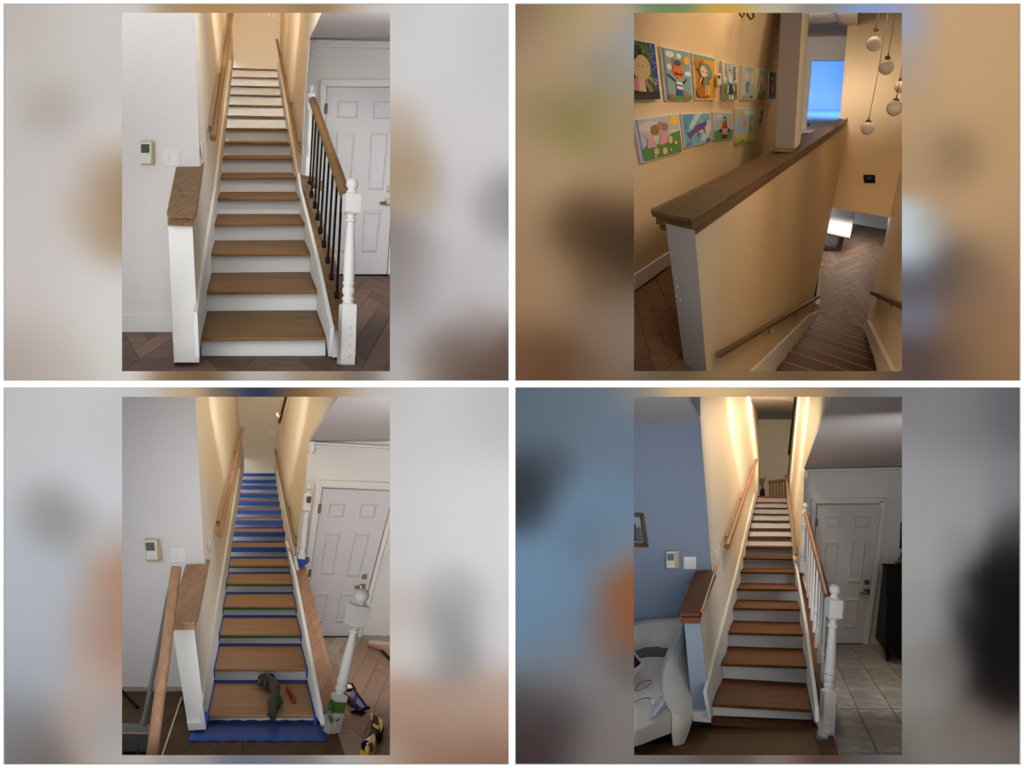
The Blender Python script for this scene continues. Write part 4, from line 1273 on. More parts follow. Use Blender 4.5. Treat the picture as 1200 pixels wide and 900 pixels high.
wall('wall_left', wf4, [(640, 452), (820.6, 452), (820.8, 494), (834, 667.6), (833, 850), (640, 850)], M['wall_blue_cast'])
wall('wall_left', wl4, [(803, 452), (820.8, 494), (834.2, 668), (820, 726), (833.6, 841), (840, 838), (866, 668), (888, 579), (889, 530), (888.4, 452)], M['wall_cream'])
wall('wall_right', wr4, [(932, 452), (977, 452), (973.3, 465), (942, 549.5), (940.4, 598), (936.4, 655), (932, 660), (921.8, 575), (924, 532)], M['wall_cream'])
wall('wall_back', facing(35), [(870, 452), (945, 452), (945, 640), (870, 640)], M['wall_cream'])
ce4u = Plane(at(888, 492, 35), at(930, 492, 35), at(888, 464, 27))
mb = MB(); mb.prism([ce4u.at(870, 492), ce4u.at(945, 492), ce4u.at(945, 460), ce4u.at(870, 460)], (0, 0, 0.1))
struct('ceiling', mb, M['ceiling_grey'])
struct('trim_back', P(facing(34.9), [(888.8, 491.6), (932, 491.6), (932, 493.8), (888.8, 494.4)], 0.06), M['trim_cream'])
wall('wall_entry', we4, [(941.6, 545), (1120, 545), (1120, 760), (932, 760), (932, 668), (937, 640), (940.6, 598)], M['trim_white'])
ce4 = Plane(at(942, 549.6, 15.3), at(1057, 546.7, 15.3), at(973, 465, 9.0))
mb = MB(); mb.prism([ce4.at(941.8, 549.8), ce4.at(1120, 546), ce4.at(1120, 452), ce4.at(978, 452)], (0, 0, 0.06))
struct('ceiling', mb, M['ceiling_grey'])
ce4l = Plane(at(742, 496.6, 10.4), at(820.8, 494, 10.4), at(804.8, 465, 8.8))
mb = MB(); mb.prism([ce4l.at(640, 499.5), ce4l.at(820.8, 494), ce4l.at(804.8, 465), ce4l.at(797, 452), ce4l.at(640, 452)], (0, 0, 0.04))
struct('ceiling', mb, M['ceiling_grey'])
mb = MB()
mb.plate(we4, [(942, 549.8), (1120, 546), (1120, 549.6), (942.6, 553)], 0.12)
mb.plate(we4, [(942.6, 553), (1120, 549.6), (1120, 554), (943, 556)], 0.07)
mo = struct('trim_crown', mb, M['trim_white'], bevel=0.012)
obj('corner_block', P(we4, [(941.8, 550), (948.6, 550), (948, 560), (945.6, 563.6), (941.6, 562)], 0.17), M['trim_white'], mo, bevel=0.03)
struct('baseboard_right', P(we4, [(1013, 748), (1120, 748), (1120, 757), (1013, 757)], 0.04), M['trim_white'], bevel=0.01)

st4, tr4 = staircase('staircase with dark red brown treads beside white turned balusters', 8.8, 1.373, 908.9, 599, 345,
    [824.7, 777.5, 740.7, 712.1, 689.7, 669.9, 653.6, 640.8, 628.8, 618.7, 609.6, 601.6, 594.4, 588, 581.3],
    [831.6, 780.9, 743.1, 713.7, 690.5, 670.7, 654.7, 641.3, 629.1, 619.2, 610.1, 602.1, 594.9, 588.5, 581.9],
    H4, M['red_oak'], M['riser_white'], (838.4, 843.4), wl4, wr4,
    [(wl4, [(833.6, 843), (828, 810), (864, 670), (884.8, 578.4), (885.6, 580)], 0, 0, 14)],
    [(wr4, [(932, 668), (934, 668), (922.0, 578), (922.2, 580)], 1, 6, 14), (wc4, [(955.4, 846), (954.8, 827.6), (944.2, 741), (932.6, 667)], 1, 0, 6)], nose=0.16)
mb = MB(); mb.prism([at(833.6, 838.4, 9.0), at(956.6, 844, 9.0), at(957.4, 853.6, 8.75), at(833, 846.4, 8.75)], (0, 0, -0.03))
obj('floor_nosing', mb, M['red_oak_cap'], st4, bevel=0.006)
cu = thing('stair_curb', at(965, 850, 8.6), 'white stair curb with dark red brown cap under white balusters', 'curb')
mb = MB(); mb.prism([at(955, 826, 8.7), at(957.4, 828.4, 8.66), at(979, 829, 8.66), at(981, 825, 8.72), at(962, 742, 11), at(943.2, 680, 13.5), at(940.6, 671, 13.6), at(932.8, 667.6, 13.6)], (0, 0, -0.03))
obj('cap_board', mb, M['red_oak_cap'], cu, bevel=0.01)
mb = MB(); mb.prism([at(956.4, 829, 8.72), at(979, 830, 8.72), at(976, 855, 8.72), at(958.6, 851, 8.72)], (0, 0.12, 0))
obj('end_panel', mb, M['trim_white'], cu)
mb = MB(); mb.prism([at(979.6, 828, 8.75), at(941.6, 674, 13.6), at(941.6, 765, 13.6), at(978, 855, 8.75)], (-0.05, 0, 0))
obj('side_panel', mb, M['trim_white'], cu)

nb, ntp = at(967.8, 865, 8.44), at(978.6, 683.6, 8.44)
newel('white turned newel post with ball top beside dark red brown treads', nb, ntp, 0.050, 0.06, M['trim_white'],
      [('sq', 0, 0.315, 1.0, 'base_block'),
       ('turn', [(0.31, .8), (0.325, .68), (0.335, .9), (0.35, .9), (0.36, .66), (0.375, .9), (0.395, .94), (0.41, .72), (0.42, .96), (0.43, .96), (0.44, .80), (0.5, .82), (0.62, .72), (0.715, .60), (0.72, .84), (0.735, .84), (0.745, .56), (0.765, .62), (0.78, .9)]),
       ('sq', 0.775, 0.905, 1.12, 'cap_block'), ('turn', [(0.90, .86), (0.915, .72), (0.925, .5), (0.935, .5)]), ('ball', 0.960, 0.92)], [0.05, 0.105, 0.16, 0.225])
nb2, ntp2 = at(938.8, 671, 13.6), at(944, 588.6, 13.6)
newel('white turned half newel at upper end of white turned balusters', nb2, ntp2, 0.045, 0, M['trim_white'],
      [('sq', 0, 0.16, 1.0, 'base_block'), ('turn', [(0.15, .8), (0.18, .95), (0.21, .6), (0.24, .95), (0.5, .85), (0.62, .65), (0.66, .9)]),
       ('sq', 0.66, 0.86, 1.0, 'cap_block'), ('turn', [(0.85, .8), (0.87, .85), (0.895, .5), (0.91, .5)]), ('ball', 0.953, 0.80)])
feet = [(944.6, 691.6), (946.8, 702.6), (949.2, 713), (951.4, 727.4), (954.2, 742), (956.8, 759), (959.8, 777.5), (963.2, 799)]
for i, (fu, fv) in enumerate(feet):
    D = 1 / (1 / 13.2 + (1 / 9.1 - 1 / 13.2) * i / 7)
    tu = fu + 2.4 + 2.4 * i / 7
    tv = 601 + (tu - 944) / 25.0 * 98 + 1.5
    order = ['topmost', 'second from top', 'third from top', 'fourth from top', 'fourth from bottom', 'third from bottom', 'second from bottom', 'lowest']
    b, tp = at(fu, fv, D), at(tu, tv, D)
    t = thing('baluster', b, 'white turned wooden baluster, %s in the row beside red brown treads' % order[i], 'baluster', 'white turned balusters on the red brown curb')
    mb = MB(); mb.square(b, tp, 0, 0.24, 0.017, 0, 0, 0.006)
    obj('base_block', mb, M['trim_white'], t)
    mb = MB(); mb.lathe(b, tp, [(0.235, .010), (0.26, .016), (0.275, .009), (0.30, .017), (0.33, .0175), (0.35, .010), (0.37, .0155), (0.6, .012), (0.98, .009)], 10)
    obj('turned_shaft', mb, M['trim_white'], t)
hr = thing('handrail', at(969, 699, 8.7), 'red brown slanted handrail on top of white turned balusters', 'handrail')
mb = MB(); mb.tube([at(944.6, 601.6, 13.4), at(969.6, 699.6, 8.55)], 0.030, 12)
obj('rail', mb, M['rail_red'], hr, bevel=0.006)

hw = thing('half_wall', at(818, 847, 8.8), 'half wall post with dark brown cap beside white armchair', 'half wall')
pf = facing(8.7)
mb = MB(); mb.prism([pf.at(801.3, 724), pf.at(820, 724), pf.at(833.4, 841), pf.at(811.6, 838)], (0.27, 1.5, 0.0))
obj('post', mb, M['post_blue_shade'], hw)
mb = MB(); mb.prism([at(811.4, 834, 8.64), at(833.2, 835.6, 8.64), at(833.4, 847.4, 8.64), at(812, 845.4, 8.64)], (0.05, 0.25, 0))
obj('base_block', mb, M['trim_white'], hw, bevel=0.006)
cp = Plane(at(796.6, 719, 8.58), at(820.6, 718.6, 8.58), at(815, 668.4, 10.34))
ct = [cp.at(*x) for x in [(794.8, 717), (796.6, 719), (820.6, 718.6), (823.4, 715.6), (839.2, 673.6), (833.8, 667.6), (815, 668.4)]]
mb = MB(); mb.prism(ct, (0, 0, -0.03))
obj('cap_board', mb, M['red_oak_cap'], hw, bevel=0.01)
mb = MB(); mb.prism([cp.at(797.6, 719.6) - V((0, 0, .03)), cp.at(820, 719.6) - V((0, 0, .03)), cp.at(834, 670) - V((0, 0, .03)), cp.at(815, 670) - V((0, 0, .03))], (0, 0, -0.05))
obj('cap_moulding', mb, M['red_oak_cap'], hw, bevel=0.006)
obj('cap_edge_rail', T([at(822.6, 716, 8.62), cp.at(839.4, 664)], 0.016, 8), M['rail_red'], hw)

thermostat(wf4, rect(780.8, 646.4, 791.4, 666), rect(782, 648.6, 790, 656.8), 'white wall thermostat with blue screen on blue lit wall',
           rect(781, 645.6, 796, 666.8), [rect(783, 662.4, 786, 664), rect(787, 662.4, 790, 664)])
switch_plate(wf4, rect(801.3, 652.4, 815.8, 667), 'double rocker switch on blue lit wall above dark brown cap', 2)
switch_plate(wl4, [(838.6, 646.4), (842.4, 644.6), (843, 659), (839.4, 661)], 'narrow white switch plate on cream wall beside blue lit wall', 1)
switch_plate(we4, rect(1035, 648.6, 1043, 658.8), 'white switch plate above black cabinet beside door', 1)
pt = thing('framed_picture', wf4.at(750, 641), 'dark brown framed picture hanging on blue lit wall', 'picture')
fq = [(715, 600), (754.6, 602), (760.2, 641.4), (715, 640.6)]
fi = [(719, 604.6), (750.4, 606), (755, 637.2), (719, 636.6)]
for a in range(4):
    b = (a + 1) % 4
    obj('frame_side', P(wf4, [fq[a], fq[b], fi[b], fi[a]], 0.04), M['walnut'], pt, bevel=0.006)
mb = MB(); mb.plate(wf4, fi, 0.01)
k = [mb.mat(x) for x in (flat((110, 124, 138)), flat((60, 66, 74)), flat((150, 164, 176)), flat((84, 92, 100)))]
mb.sheet(wf4, [(719, 605), (750, 606.4), (752, 618), (719, 618)], 0.011, 2)
mb.sheet(wf4, [(740, 622), (744, 612), (748, 624), (751, 634), (741, 634)], 0.012, 1)
mb.sheet(wf4, [(730, 636), (738, 620), (741, 636)], 0.0125, 3)
mb.sheet(wf4, [(745, 626), (749, 616), (752.5, 634), (746, 634)], 0.013, 3)
obj('print', mb, mb.mats, pt)

door('door_1', we4, [(957.4, 591), (1034, 590.4), (1011.6, 755), (947, 755)],
     [[(969.4, 605.2), (986.2, 605.2), (984, 617.4), (968.4, 617.4)], [(1001.6, 605), (1019.4, 605), (1016.4, 618), (1000.6, 618)],
      [(967.4, 632.6), (983, 632.6), (977.6, 683.4), (963, 683.4)], [(998.6, 632.6), (1015.4, 632.6), (1008.6, 684), (993.6, 684)],
      [(960.6, 700.8), (976, 700.8), (972, 736.8), (957.4, 736.8)], [(991.6, 700.8), (1006.4, 700.8), (1002.4, 736.6), (989, 736.6)]],
     'white six panel entry door behind white turned balusters',
     [[(952.4, 584.4), (957, 590.6), (946.6, 755.2), (941, 755.6)], [(952.4, 584.4), (1041.4, 583.6), (1034.4, 590.2), (957, 590.6)], [(1034.4, 590.2), (1041.4, 583.6), (1017.6, 756.4), (1012, 755.2)]],
     [(956.8, 608, 956.2, 617)], rect(1013, 680, 1019.2, 685.2), ([(1012.4, 690.2), (1019.6, 690.2), (1019, 696.6), (1011.6, 696.6)], (1014, 694.6), (1007.4, 695.6)))
struct('trim_threshold', P(we4, [(947, 754.6), (1012, 754.6), (1011.6, 757), (946.6, 757)], 0.09), M['dark_gap'])
obj('door_closer', P(we4, [(1032.4, 588.6), (1038.6, 588.4), (1039, 597.4), (1033, 597.6)], 0.14, 0.08), M['plate_white'], None, 'small white door closer at upper corner of door frame', 'door closer', bevel=0.02)
cb = thing('cabinet', F4.p(1.35, 13.6), 'tall black cabinet on legs standing on stone tiles', 'cabinet')
fr = [at(1038.6, 662.6, 13.0), at(1100, 662.6, 13.0), at(1100, 765.4, 13.0), at(1037.4, 763.6, 13.0)]
bk = [at(1034.8, 662, 14.8), at(1084, 662, 14.8), at(1084, 745, 14.8), at(1025.4, 748, 14.8)]
mb = MB(); mb.solid(fr, bk)
obj('body', mb, M['cabinet_black'], cb, bevel=0.012)
mb = MB(); mb.solid([at(1033.6, 660.8, 12.95), at(1100, 660.8, 12.95), at(1100, 663, 12.95), at(1034, 663, 12.95)], [at(1033.6, 660.4, 14.85), at(1084, 660.4, 14.85), at(1084, 662.2, 14.85), at(1033.8, 662.2, 14.85)])
obj('top_board', mb, M['cabinet_black'], cb)
for q in ([(1042, 666), (1068, 666), (1068, 758), (1041, 756)], [(1070, 666), (1097, 666), (1097, 760), (1070, 758)]):
    obj('cabinet_door', P(facing(13.0), q, 0.015, 0.002), M['cabinet_black'], cb, bevel=0.006)
mb = MB(); mb.tube([at(1040.6, 762, 13.1), at(1040.4, 774.6, 13.1)], [0.034, 0.026], 8)
obj('leg', mb, M['cabinet_black'], cb)
mb = MB(); mb.tube([at(1096, 764, 13.1), at(1096, 775, 13.1)], [0.034, 0.026], 8)
obj('leg', mb, M['cabinet_black'], cb)
pd = thing('potted_plant', at(1053.4, 661, 13.6), 'small brown dried plant on black cabinet', 'plant')
for dx, dz, r in ((0, .03, .034), (-.03, .025, .026), (.035, .04, .03), (.01, .07, .02)):
    mb = MB(); mb.sphere(at(1053, 660.6, 13.6) + V((dx, 0, dz)), r, 10, 7, 0.8)
    obj('seed_head', mb, M['brass'], pd)
obj('dark_jar', (lambda m: (m.lathe(at(1057.6, 660.6, 13.9), at(1057.6, 647, 13.9), [(0, .03), (.5, .036), (.8, .03), (1, .02)], 14), m)[1])(MB()), M['iron_black'], None, 'small black jar on black cabinet near right wall', 'jar')
obj('wall_mirror', P(we4, [(1056.2, 612), (1080, 612), (1080, 644), (1055, 643.6)], 0.04), M['cabinet_black'], None, 'dark framed panel on wall above black cabinet', 'mirror', bevel=0.01)

handrail('wall_handrail', [wl4.at(851.6, 640.6, .07), wl4.at(868, 593, .08), wl4.at(886.4, 539, .1)], [0.033, 0.034, 0.036], M['rail_red'],
         'red brown round handrail on left wall of evening stairs',
         brackets_on(wl4, [((853, 633), (849.8, 631), .06), ((870, 587.6), (867.4, 586.6), .06)]))
handrail('wall_handrail', [wr4.at(933, 650, .06), wr4.at(927.4, 606, .07), wr4.at(920.8, 557, .09)], [0.020, 0.024, 0.030], M['rail_oak'],
         'thin brown handrail on right wall of evening stairs',
         brackets_on(wr4, [((932.4, 645), (935, 643), .05), ((928, 610), (930.2, 608), .05), ((924, 582), (925.8, 581), .05)]))
handrail('upper_handrail', [wr4.at(924.4, 532.4, .07), wr4.at(932.6, 460, .07)], [0.030, 0.030], M['iron_black'], 'black slanted upper rail high on right stairwell wall', [])
rl = thing('landing_railing', at(911, 581, 31), 'light wooden spindle railing at top of evening stairs', 'railing')
mb = MB(); mb.tube([at(899.8, 565, 31), at(922, 562.6, 31)], 0.045, 10)
obj('top_rail', mb, M['rail_oak'], rl)
for u in (902.6, 906.2, 909.8, 913.2, 916.6, 920.2):
    mb = MB(); mb.tube([at(u, 583, 31), at(u - 0.3, 565, 31)], 0.028, 8)
    obj('spindle', mb, M['rail_oak'], rl)
vs = thing('plant_vase', at(893.4, 583, 30), 'dark vase with dry twigs at top of evening stairs', 'vase')
mb = MB(); mb.lathe(at(893.4, 583, 30), at(893.6, 572.4, 30), [(0, .05), (.3, .075), (.7, .07), (.9, .05), (1, .055)], 14)
obj('vase', mb, M['iron_black'], vs)
rv = random.Random(11)
for i in range(7):
    mb = MB()
    e = at(893.4 + rv.uniform(-4, 5.5), 556 + rv.uniform(0, 10), 30 + rv.uniform(-.2, .2))
    mb.tube([at(893.5, 573, 30), at(893.5, 573, 30).lerp(e, .6) + V((0, 0, .03)), e], [.012, .02, .006], 6)
    obj('twig', mb, M['leaf'], vs)
mb = MB(); mb.prism([at(u, v, 29.9) for u, v in [(890.6, 561), (893.6, 560), (895.4, 568), (893, 571), (890.8, 568)]], (0, 0.06, 0))
obj('leaf', mb, M['leaf'], vs, bevel=0.01)


# white boucle armchair
def e8(x, y): return (740 + x / 5.556, 725 + y / 5.556)


def smooth(pts, n):
    """Catmull-Rom through (u, v, D) points"""
    out = []
    P_ = [pts[0]] + pts + [pts[-1]]
    for i in range(1, len(P_) - 2):
        for k in range(n):
            t = k / n
            out.append(tuple(0.5 * (2 * P_[i][c] + (P_[i + 1][c] - P_[i - 1][c]) * t + (2 * P_[i - 1][c] - 5 * P_[i][c] + 4 * P_[i + 1][c] - P_[i + 2][c]) * t * t
                                    + (3 * P_[i][c] - P_[i - 1][c] - 3 * P_[i + 1][c] + P_[i + 2][c]) * t ** 3) for c in range(3)))
    out.append(pts[-1])
    return out


ac = thing('armchair', F4.p(-1.1, 8.4), 'white boucle barrel armchair beside the half wall post', 'armchair')
# back: curved upholstered sheet
tops = smooth([(*e8(-90, 70), 9.7), (*e8(15, 50), 9.9), (*e8(130, 26), 10.1), (*e8(250, 16), 10.1), (*e8(334, 18), 9.9)], 6)
bots = smooth([(*e8(-90, 215), 9.6), (*e8(15, 212), 9.8), (*e8(130, 196), 9.95), (*e8(250, 190), 9.9), (*e8(320, 196), 9.6)], 6)
mb = MB()
rws = [[at(*t) + V((0, 0.22, -0.02)) for t in tops], [at(*t) + V((0, 0.12, 0.004)) for t in tops]]
rws += [[at(*t).lerp(at(*b), s) + V((0, -0.06 * math.sin(math.pi * s), 0)) for t, b in zip(tops, bots)] for s in (0, .04, .14, .35, .6, .85, 1)]
rws += [[at(*b) + V((0, 0.22, 0)) for b in bots]]
mb.grid(rws)
o = obj('backrest', mb, M['boucle'], ac)
# right arm: outer sweep from the back down to the foot
inn = smooth([(*e8(334, 20), 9.9), (*e8(318, 110), 9.6), (*e8(252, 230), 9.1), (*e8(216, 330), 8.8), (*e8(203, 410), 8.55), (*e8(208, 490), 8.35), (*e8(224, 560), 8.2), (*e8(262, 620), 8.1), (*e8(262, 730), 8.05), (*e8(275, 872), 8.0)], 4)
out = smooth([(*e8(344, 30), 10.0), (*e8(350, 105), 9.9), (*e8(358, 180), 9.7), (*e8(368, 275), 9.4), (*e8(378, 370), 9.1), (*e8(388, 470), 8.8), (*e8(401, 590), 8.45), (*e8(397, 660), 8.3), (*e8(360, 775), 8.15), (*e8(320, 872), 8.05)], 4)
rows = []
for a, b in zip(inn, out):
    pa, pb = at(*a), at(*b)
    w = (pb - pa).length
    rows.append([pa.lerp(pb, s) + V((0, -0.24 * w * math.sin(math.pi * s), 0.10 * w * math.sin(math.pi * s) * 0)) for s in (0, .08, .22, .4, .6, .8, .93, 1)])
mb = MB(); mb.grid(rows)
# inner and rear closing strip
mb.grid([[r[0] for r in rows], [r[0] + V((0.02, 0.22, 0)) for r in rows]])
mb.grid([[r[-1] for r in rows], [r[-1] + V((-0.04, 0.2, 0)) for r in rows]])
mb.grid([[r[0] + V((0.02, 0.22, 0)) for r in rows], [r[-1] + V((-0.04, 0.2, 0)) for r in rows]])
obj('armrest', mb, M['boucle'], ac)
# seat and its rounded front
edge = smooth([(*e8(-90, 735), 7.5), (*e8(15, 712), 7.6), (*e8(75, 694), 7.75), (*e8(135, 662), 7.9), (*e8(200, 628), 8.05), (*e8(272, 588), 8.2)], 5)
low = smooth([(*e8(-90, 850), 7.45), (*e8(15, 830), 7.55), (*e8(75, 812), 7.7), (*e8(135, 788), 7.85), (*e8(200, 765), 8.0), (*e8(275, 735), 8.15)], 5)
back = smooth([(*e8(-90, 280), 9.4), (*e8(15, 268), 9.5), (*e8(75, 255), 9.6), (*e8(135, 250), 9.6), (*e8(200, 250), 9.5), (*e8(260, 252), 9.3)], 5)
mb = MB()
rws = [[at(*b) for b in back]]
for s in (.25, .5, .75, .9):
    rws.append([at(*b).lerp(at(*e), s) + V((0, 0, 0.02 * math.sin(math.pi * s))) for b, e in zip(back, edge)])
rws.append([at(*e) + V((0, 0.03, 0)) for e in edge])
for s in (.08, .3, .7, .94):
    rws.append([at(*e).lerp(at(*l), s) + V((0, -0.03, 0)) for e, l in zip(edge, low)])
rws.append([at(*l) for l in low])
rws.append([at(*l) + V((0, 0.25, 0)) for l in low])
mb.grid(rws)
obj('seat', mb, M['boucle'], ac)
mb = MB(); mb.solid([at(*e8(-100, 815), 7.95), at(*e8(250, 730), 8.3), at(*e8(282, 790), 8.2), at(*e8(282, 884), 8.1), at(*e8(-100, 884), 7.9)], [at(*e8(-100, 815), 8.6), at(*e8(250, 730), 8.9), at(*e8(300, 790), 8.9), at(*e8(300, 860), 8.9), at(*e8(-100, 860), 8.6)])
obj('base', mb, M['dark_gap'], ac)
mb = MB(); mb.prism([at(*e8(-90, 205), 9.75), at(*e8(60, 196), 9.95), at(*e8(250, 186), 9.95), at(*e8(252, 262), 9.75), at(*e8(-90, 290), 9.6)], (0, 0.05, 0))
obj('back_shade', mb, M['screen_grey'], ac)  # shade between back and seat, put in as a dark strip
# things lying on the chair
SP = Plane(at(*e8(15, 712), 7.6), at(*e8(272, 588), 8.2), at(*e8(100, 252), 9.6))
tb = thing('tablet', SP.at(*e8(40, 290)), 'black tablet with pink case on white armchair seat', 'tablet')
SPT = Plane(at(*e8(15, 215), 9.2), at(*e8(75, 285), 8.8), at(*e8(15, 340), 8.6))
obj('case', P(SPT, [e8(-40, 230), e8(15, 212), e8(25, 216), e8(76, 282), e8(70, 298), e8(15, 342), e8(-40, 370)], 0.03), M['pink'], tb, bevel=0.006)
obj('screen', P(SPT, [e8(-40, 250), e8(12, 230), e8(60, 286), e8(12, 324), e8(-40, 350)], 0.006, 0.03), M['dark_gap'], tb)
for pts, lab in (([(20, 470), (45, 430), (90, 402), (125, 402), (130, 420), (90, 450), (30, 474)], 'thin dark cable loop on middle of white armchair seat'),
                 ([(15, 548), (60, 522), (110, 514), (135, 530), (138, 545)], 'thin cable with white plug near front of white armchair seat')):
    ob = obj('cable', T([SP.at(*e8(x, y), 0.035) for x, y in pts], 0.004, 6), M['screen_grey'], None, lab, 'cable')
    if 'plug' in lab:
        obj('plug', T([SP.at(*e8(134, 534), .035), SP.at(*e8(141, 550), .035)], 0.012, 8), M['plate_white'], ob)
bag = thing('foil_bag', SP.at(*e8(165, 640)), 'crumpled silver bag on front edge of white armchair seat', 'bag')
rg = random.Random(2)
rows = []
for i in range(9):
    s = i / 8
    c0, c1_ = e8(196 - 76 * s, 508 + 152 * s), e8(226 - 96 * s, 566 + 94 * s)
    rows.append([SP.at(*lerp2(c0, c1_, t), 0.03 + 0.10 * math.sin(math.pi * t) * (1 - .5 * s) + rg.uniform(-.012, .018)) for t in (0, .2, .4, .6, .8, 1)])
mb = MB(); mb.grid(rows)
o = obj('wrapper', mb, M['foil'], bag)
sm = o.modifiers.new('thickness', 'SOLIDIFY'); sm.thickness = 0.01

# ================================================================== ROOM B: landing with paintings, looking down
W2 = Plane(at(814, 277, 8.0), at(990, 145, 24), at(828, 435, 9.1))
Da, Db_ = W2.at(958.3, 367).y, W2.at(976, 243).y
RW2 = Plane(at(1014.7, 378, Da * .97), at(1042.7, 255, Db_ * .97), at(1029, 437, W2.at(907, 435).y * .97))
FW2 = Plane(W2.at(993, 141), W2.at(976, 243), at(1044, 255, Db_ * .97))
F2 = Plane(at(958.3, 367, Da), at(1012.7, 384, Da * .97), at(1001, 263, Da + 4.5))
LW2 = Plane(at(743, 150, 9.5), at(912, 100, 16.5), at(743, 330, 10.6))
LW2.ext = (at(762.7, 244, 8.35) - at(816.4, 254.4, 7.94)).normalized()
UF2 = Plane(LW2.at(743, 341), LW2.at(785, 311), at(805, 436, 8.95))

mb = MB(); fr = [W2.at(*x) for x in [(813.5, 262), (996, 136), (977, 236), (949, 371.5), (905, 440), (880, 447), (828.6, 441)]]
mb.solid(fr, [p - W2.n * 0.02 for p in fr])
hw = thing('landing_half_wall', W2.at(828, 441), 'long cream half wall of the landing with oak cap, paintings behind', 'half wall')
obj('wall_panel', mb, M['wall_warm_cast'], hw)
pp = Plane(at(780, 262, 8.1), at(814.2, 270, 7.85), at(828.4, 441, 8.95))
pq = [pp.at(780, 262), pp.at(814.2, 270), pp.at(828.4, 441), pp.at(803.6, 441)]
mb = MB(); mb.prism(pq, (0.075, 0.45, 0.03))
obj('end_post', mb, M['shade_grey'], hw)
for u, v in ((791.6, 326), (793.4, 336.4), (792.8, 347), (797, 351)):
    mb = MB(); c = at(u, v, 8.44); mb.box(c, (0.006, 0, 0), (0, 0.01, 0), (0, 0, 0.012))
    obj('scuff', mb, M['screen_grey'], hw)
ct = [at(762.7, 244, 8.35), at(764.6, 249.6, 8.3), at(810, 256, W2.at(810, 256).y - .1), at(816.4, 254.4, W2.at(816.4, 254.4).y - .12), W2.at(993.6, 141, .08), at(984, 138.6, 24.3)]
mb = MB(); mb.prism(ct, (0, 0.004, -0.036))
obj('cap_board', mb, M['cap_landing'], hw, bevel=0.012)
ct2 = [at(768.4, 252, 8.25), at(813.4, 259.6, W2.at(813.4, 259.6).y - .06), W2.at(991.6, 144.4, .05), at(983, 141, 24.2)]
mb = MB(); mb.prism(ct2, (0, 0.004, -0.075))
obj('cap_moulding_upper', mb, M['cap_landing'], hw, bevel=0.012)
ct3 = [at(773, 263, 8.25), at(813.8, 270.4, W2.at(813.8, 270.4).y - .04), W2.at(990.8, 146.4, .035), at(983, 143, 24.2)]
mb = MB(); mb.prism(ct3, (0, 0.004, -0.042))
obj('cap_moulding_lower', mb, M['cap_landing'], hw, bevel=0.006)

wall('wall_left', LW2, [(660, -12), (921, -12), (912, 176), (880, 215), (790, 311), (743, 344), (660, 400)], M['wall_warm_cast'])
struct('baseboard_left', P(LW2, [c4(-200, 530), c4(10, 385), c4(168, 282), c4(172, 338), c4(10, 457), c4(-200, 620)], 0.03), M['trim_white'], bevel=0.008)
mb = MB(); fr = [UF2.at(*x) for x in [(690, 378), (743, 341), (790, 307), (812, 360), (808, 446), (690, 446)]]
mb.solid(fr, [p - UF2.n * 0.1 for p in fr])
fl = struct('floor', mb, M['plank_landing'])
for k in range(8):
    q = [lerp2((690, 386), (795, 306), k / 8), lerp2((690, 386), (795, 306), (k + 1) / 8 - 0.004),
         lerp2((700, 520), (840, 370), (k + 1) / 8 - 0.004), lerp2((700, 520), (840, 370), k / 8)]
    q[2], q[3] = [lerp2(q[1 if n == 2 else 0], q[n], (446.5 - q[1 if n == 2 else 0][1]) / (q[n][1] - q[1 if n == 2 else 0][1])) if q[n][1] > 446.5 else q[n] for n in (2, 3)]
    obj('plank', P(UF2, q, 0.012), M['plank_landing'], fl)

# column
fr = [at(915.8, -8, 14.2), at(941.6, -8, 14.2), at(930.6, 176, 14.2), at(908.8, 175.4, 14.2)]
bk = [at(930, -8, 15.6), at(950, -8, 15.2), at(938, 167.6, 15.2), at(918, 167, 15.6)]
cl = thing('column', at(920, 176, 14.2), 'square column with shaded front rising from the oak cap of half wall', 'column')
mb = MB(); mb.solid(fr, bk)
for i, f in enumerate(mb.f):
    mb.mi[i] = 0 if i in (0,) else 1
obj('shaft', mb, [M['column_shade'], M['wall_cream']], cl)
mb = MB(); mb.solid([at(907, 174, 14.0), at(932, 175.6, 14.0), at(931, 179.6, 14.0), at(906, 178, 14.0)], [at(918, 166, 15.6), at(938.6, 169, 15.3), at(937.6, 173, 15.3), at(918, 170, 15.6)])
obj('plinth', mb, M['cap_landing'], cl, bevel=0.01)

# corridor and the blue lit room
wc = facing(30)
wall('wall_corridor', wc, [(925, 38), (1005, 38), (1005, 70.6), (952, 70.6), (944.2, 158), (938, 185), (925, 185)], M['wall_white'])
cc = Plane(at(945, 43, 30), at(1000, 42, 30), at(945, 13, 24.6))
mb = MB(); mb.prism([cc.at(925, 44), cc.at(1005, 41.6), cc.at(1005, 2), cc.at(925, 2)], (0, 0, 0.1))
cei = struct('ceiling', mb, M['ceiling_grey'])
mb = MB()
ccs = cc
for a, b in ((c3(785, 70), c3(914, 62)), (c3(914, 62), c3(890, 12))):
    mb.tube([cc.at(*a, 0.02), cc.at(*b, 0.02)], 0.03, 6)
obj('hatch_edge', mb, M['screen_grey'], cei)
struct('door_1', P(wc, [(945.2, 65.6), (1003, 64.4), (1003, 70.6), (952, 70.6), (944.2, 158), (938.6, 158)], 0.08), M['trim_white'])
wall('wall_blue_room', facing(36), [(930, 30), (1005, 30), (1005, 190), (930, 190)], M['side_room'])
FB = Plane(at(945, 150, 30.2), at(990, 150, 30.2), at(945, 128, 36))
mb = MB(); mb.prism([FB.at(920, 152), FB.at(1005, 152), FB.at(1005, 127), FB.at(930, 127)], (0, 0, -0.1))
struct('floor', mb, M['side_room'])
o = thing('chair', at(947, 157, 30.6), 'dark chair back edge visible inside bright blue doorway', 'chair')
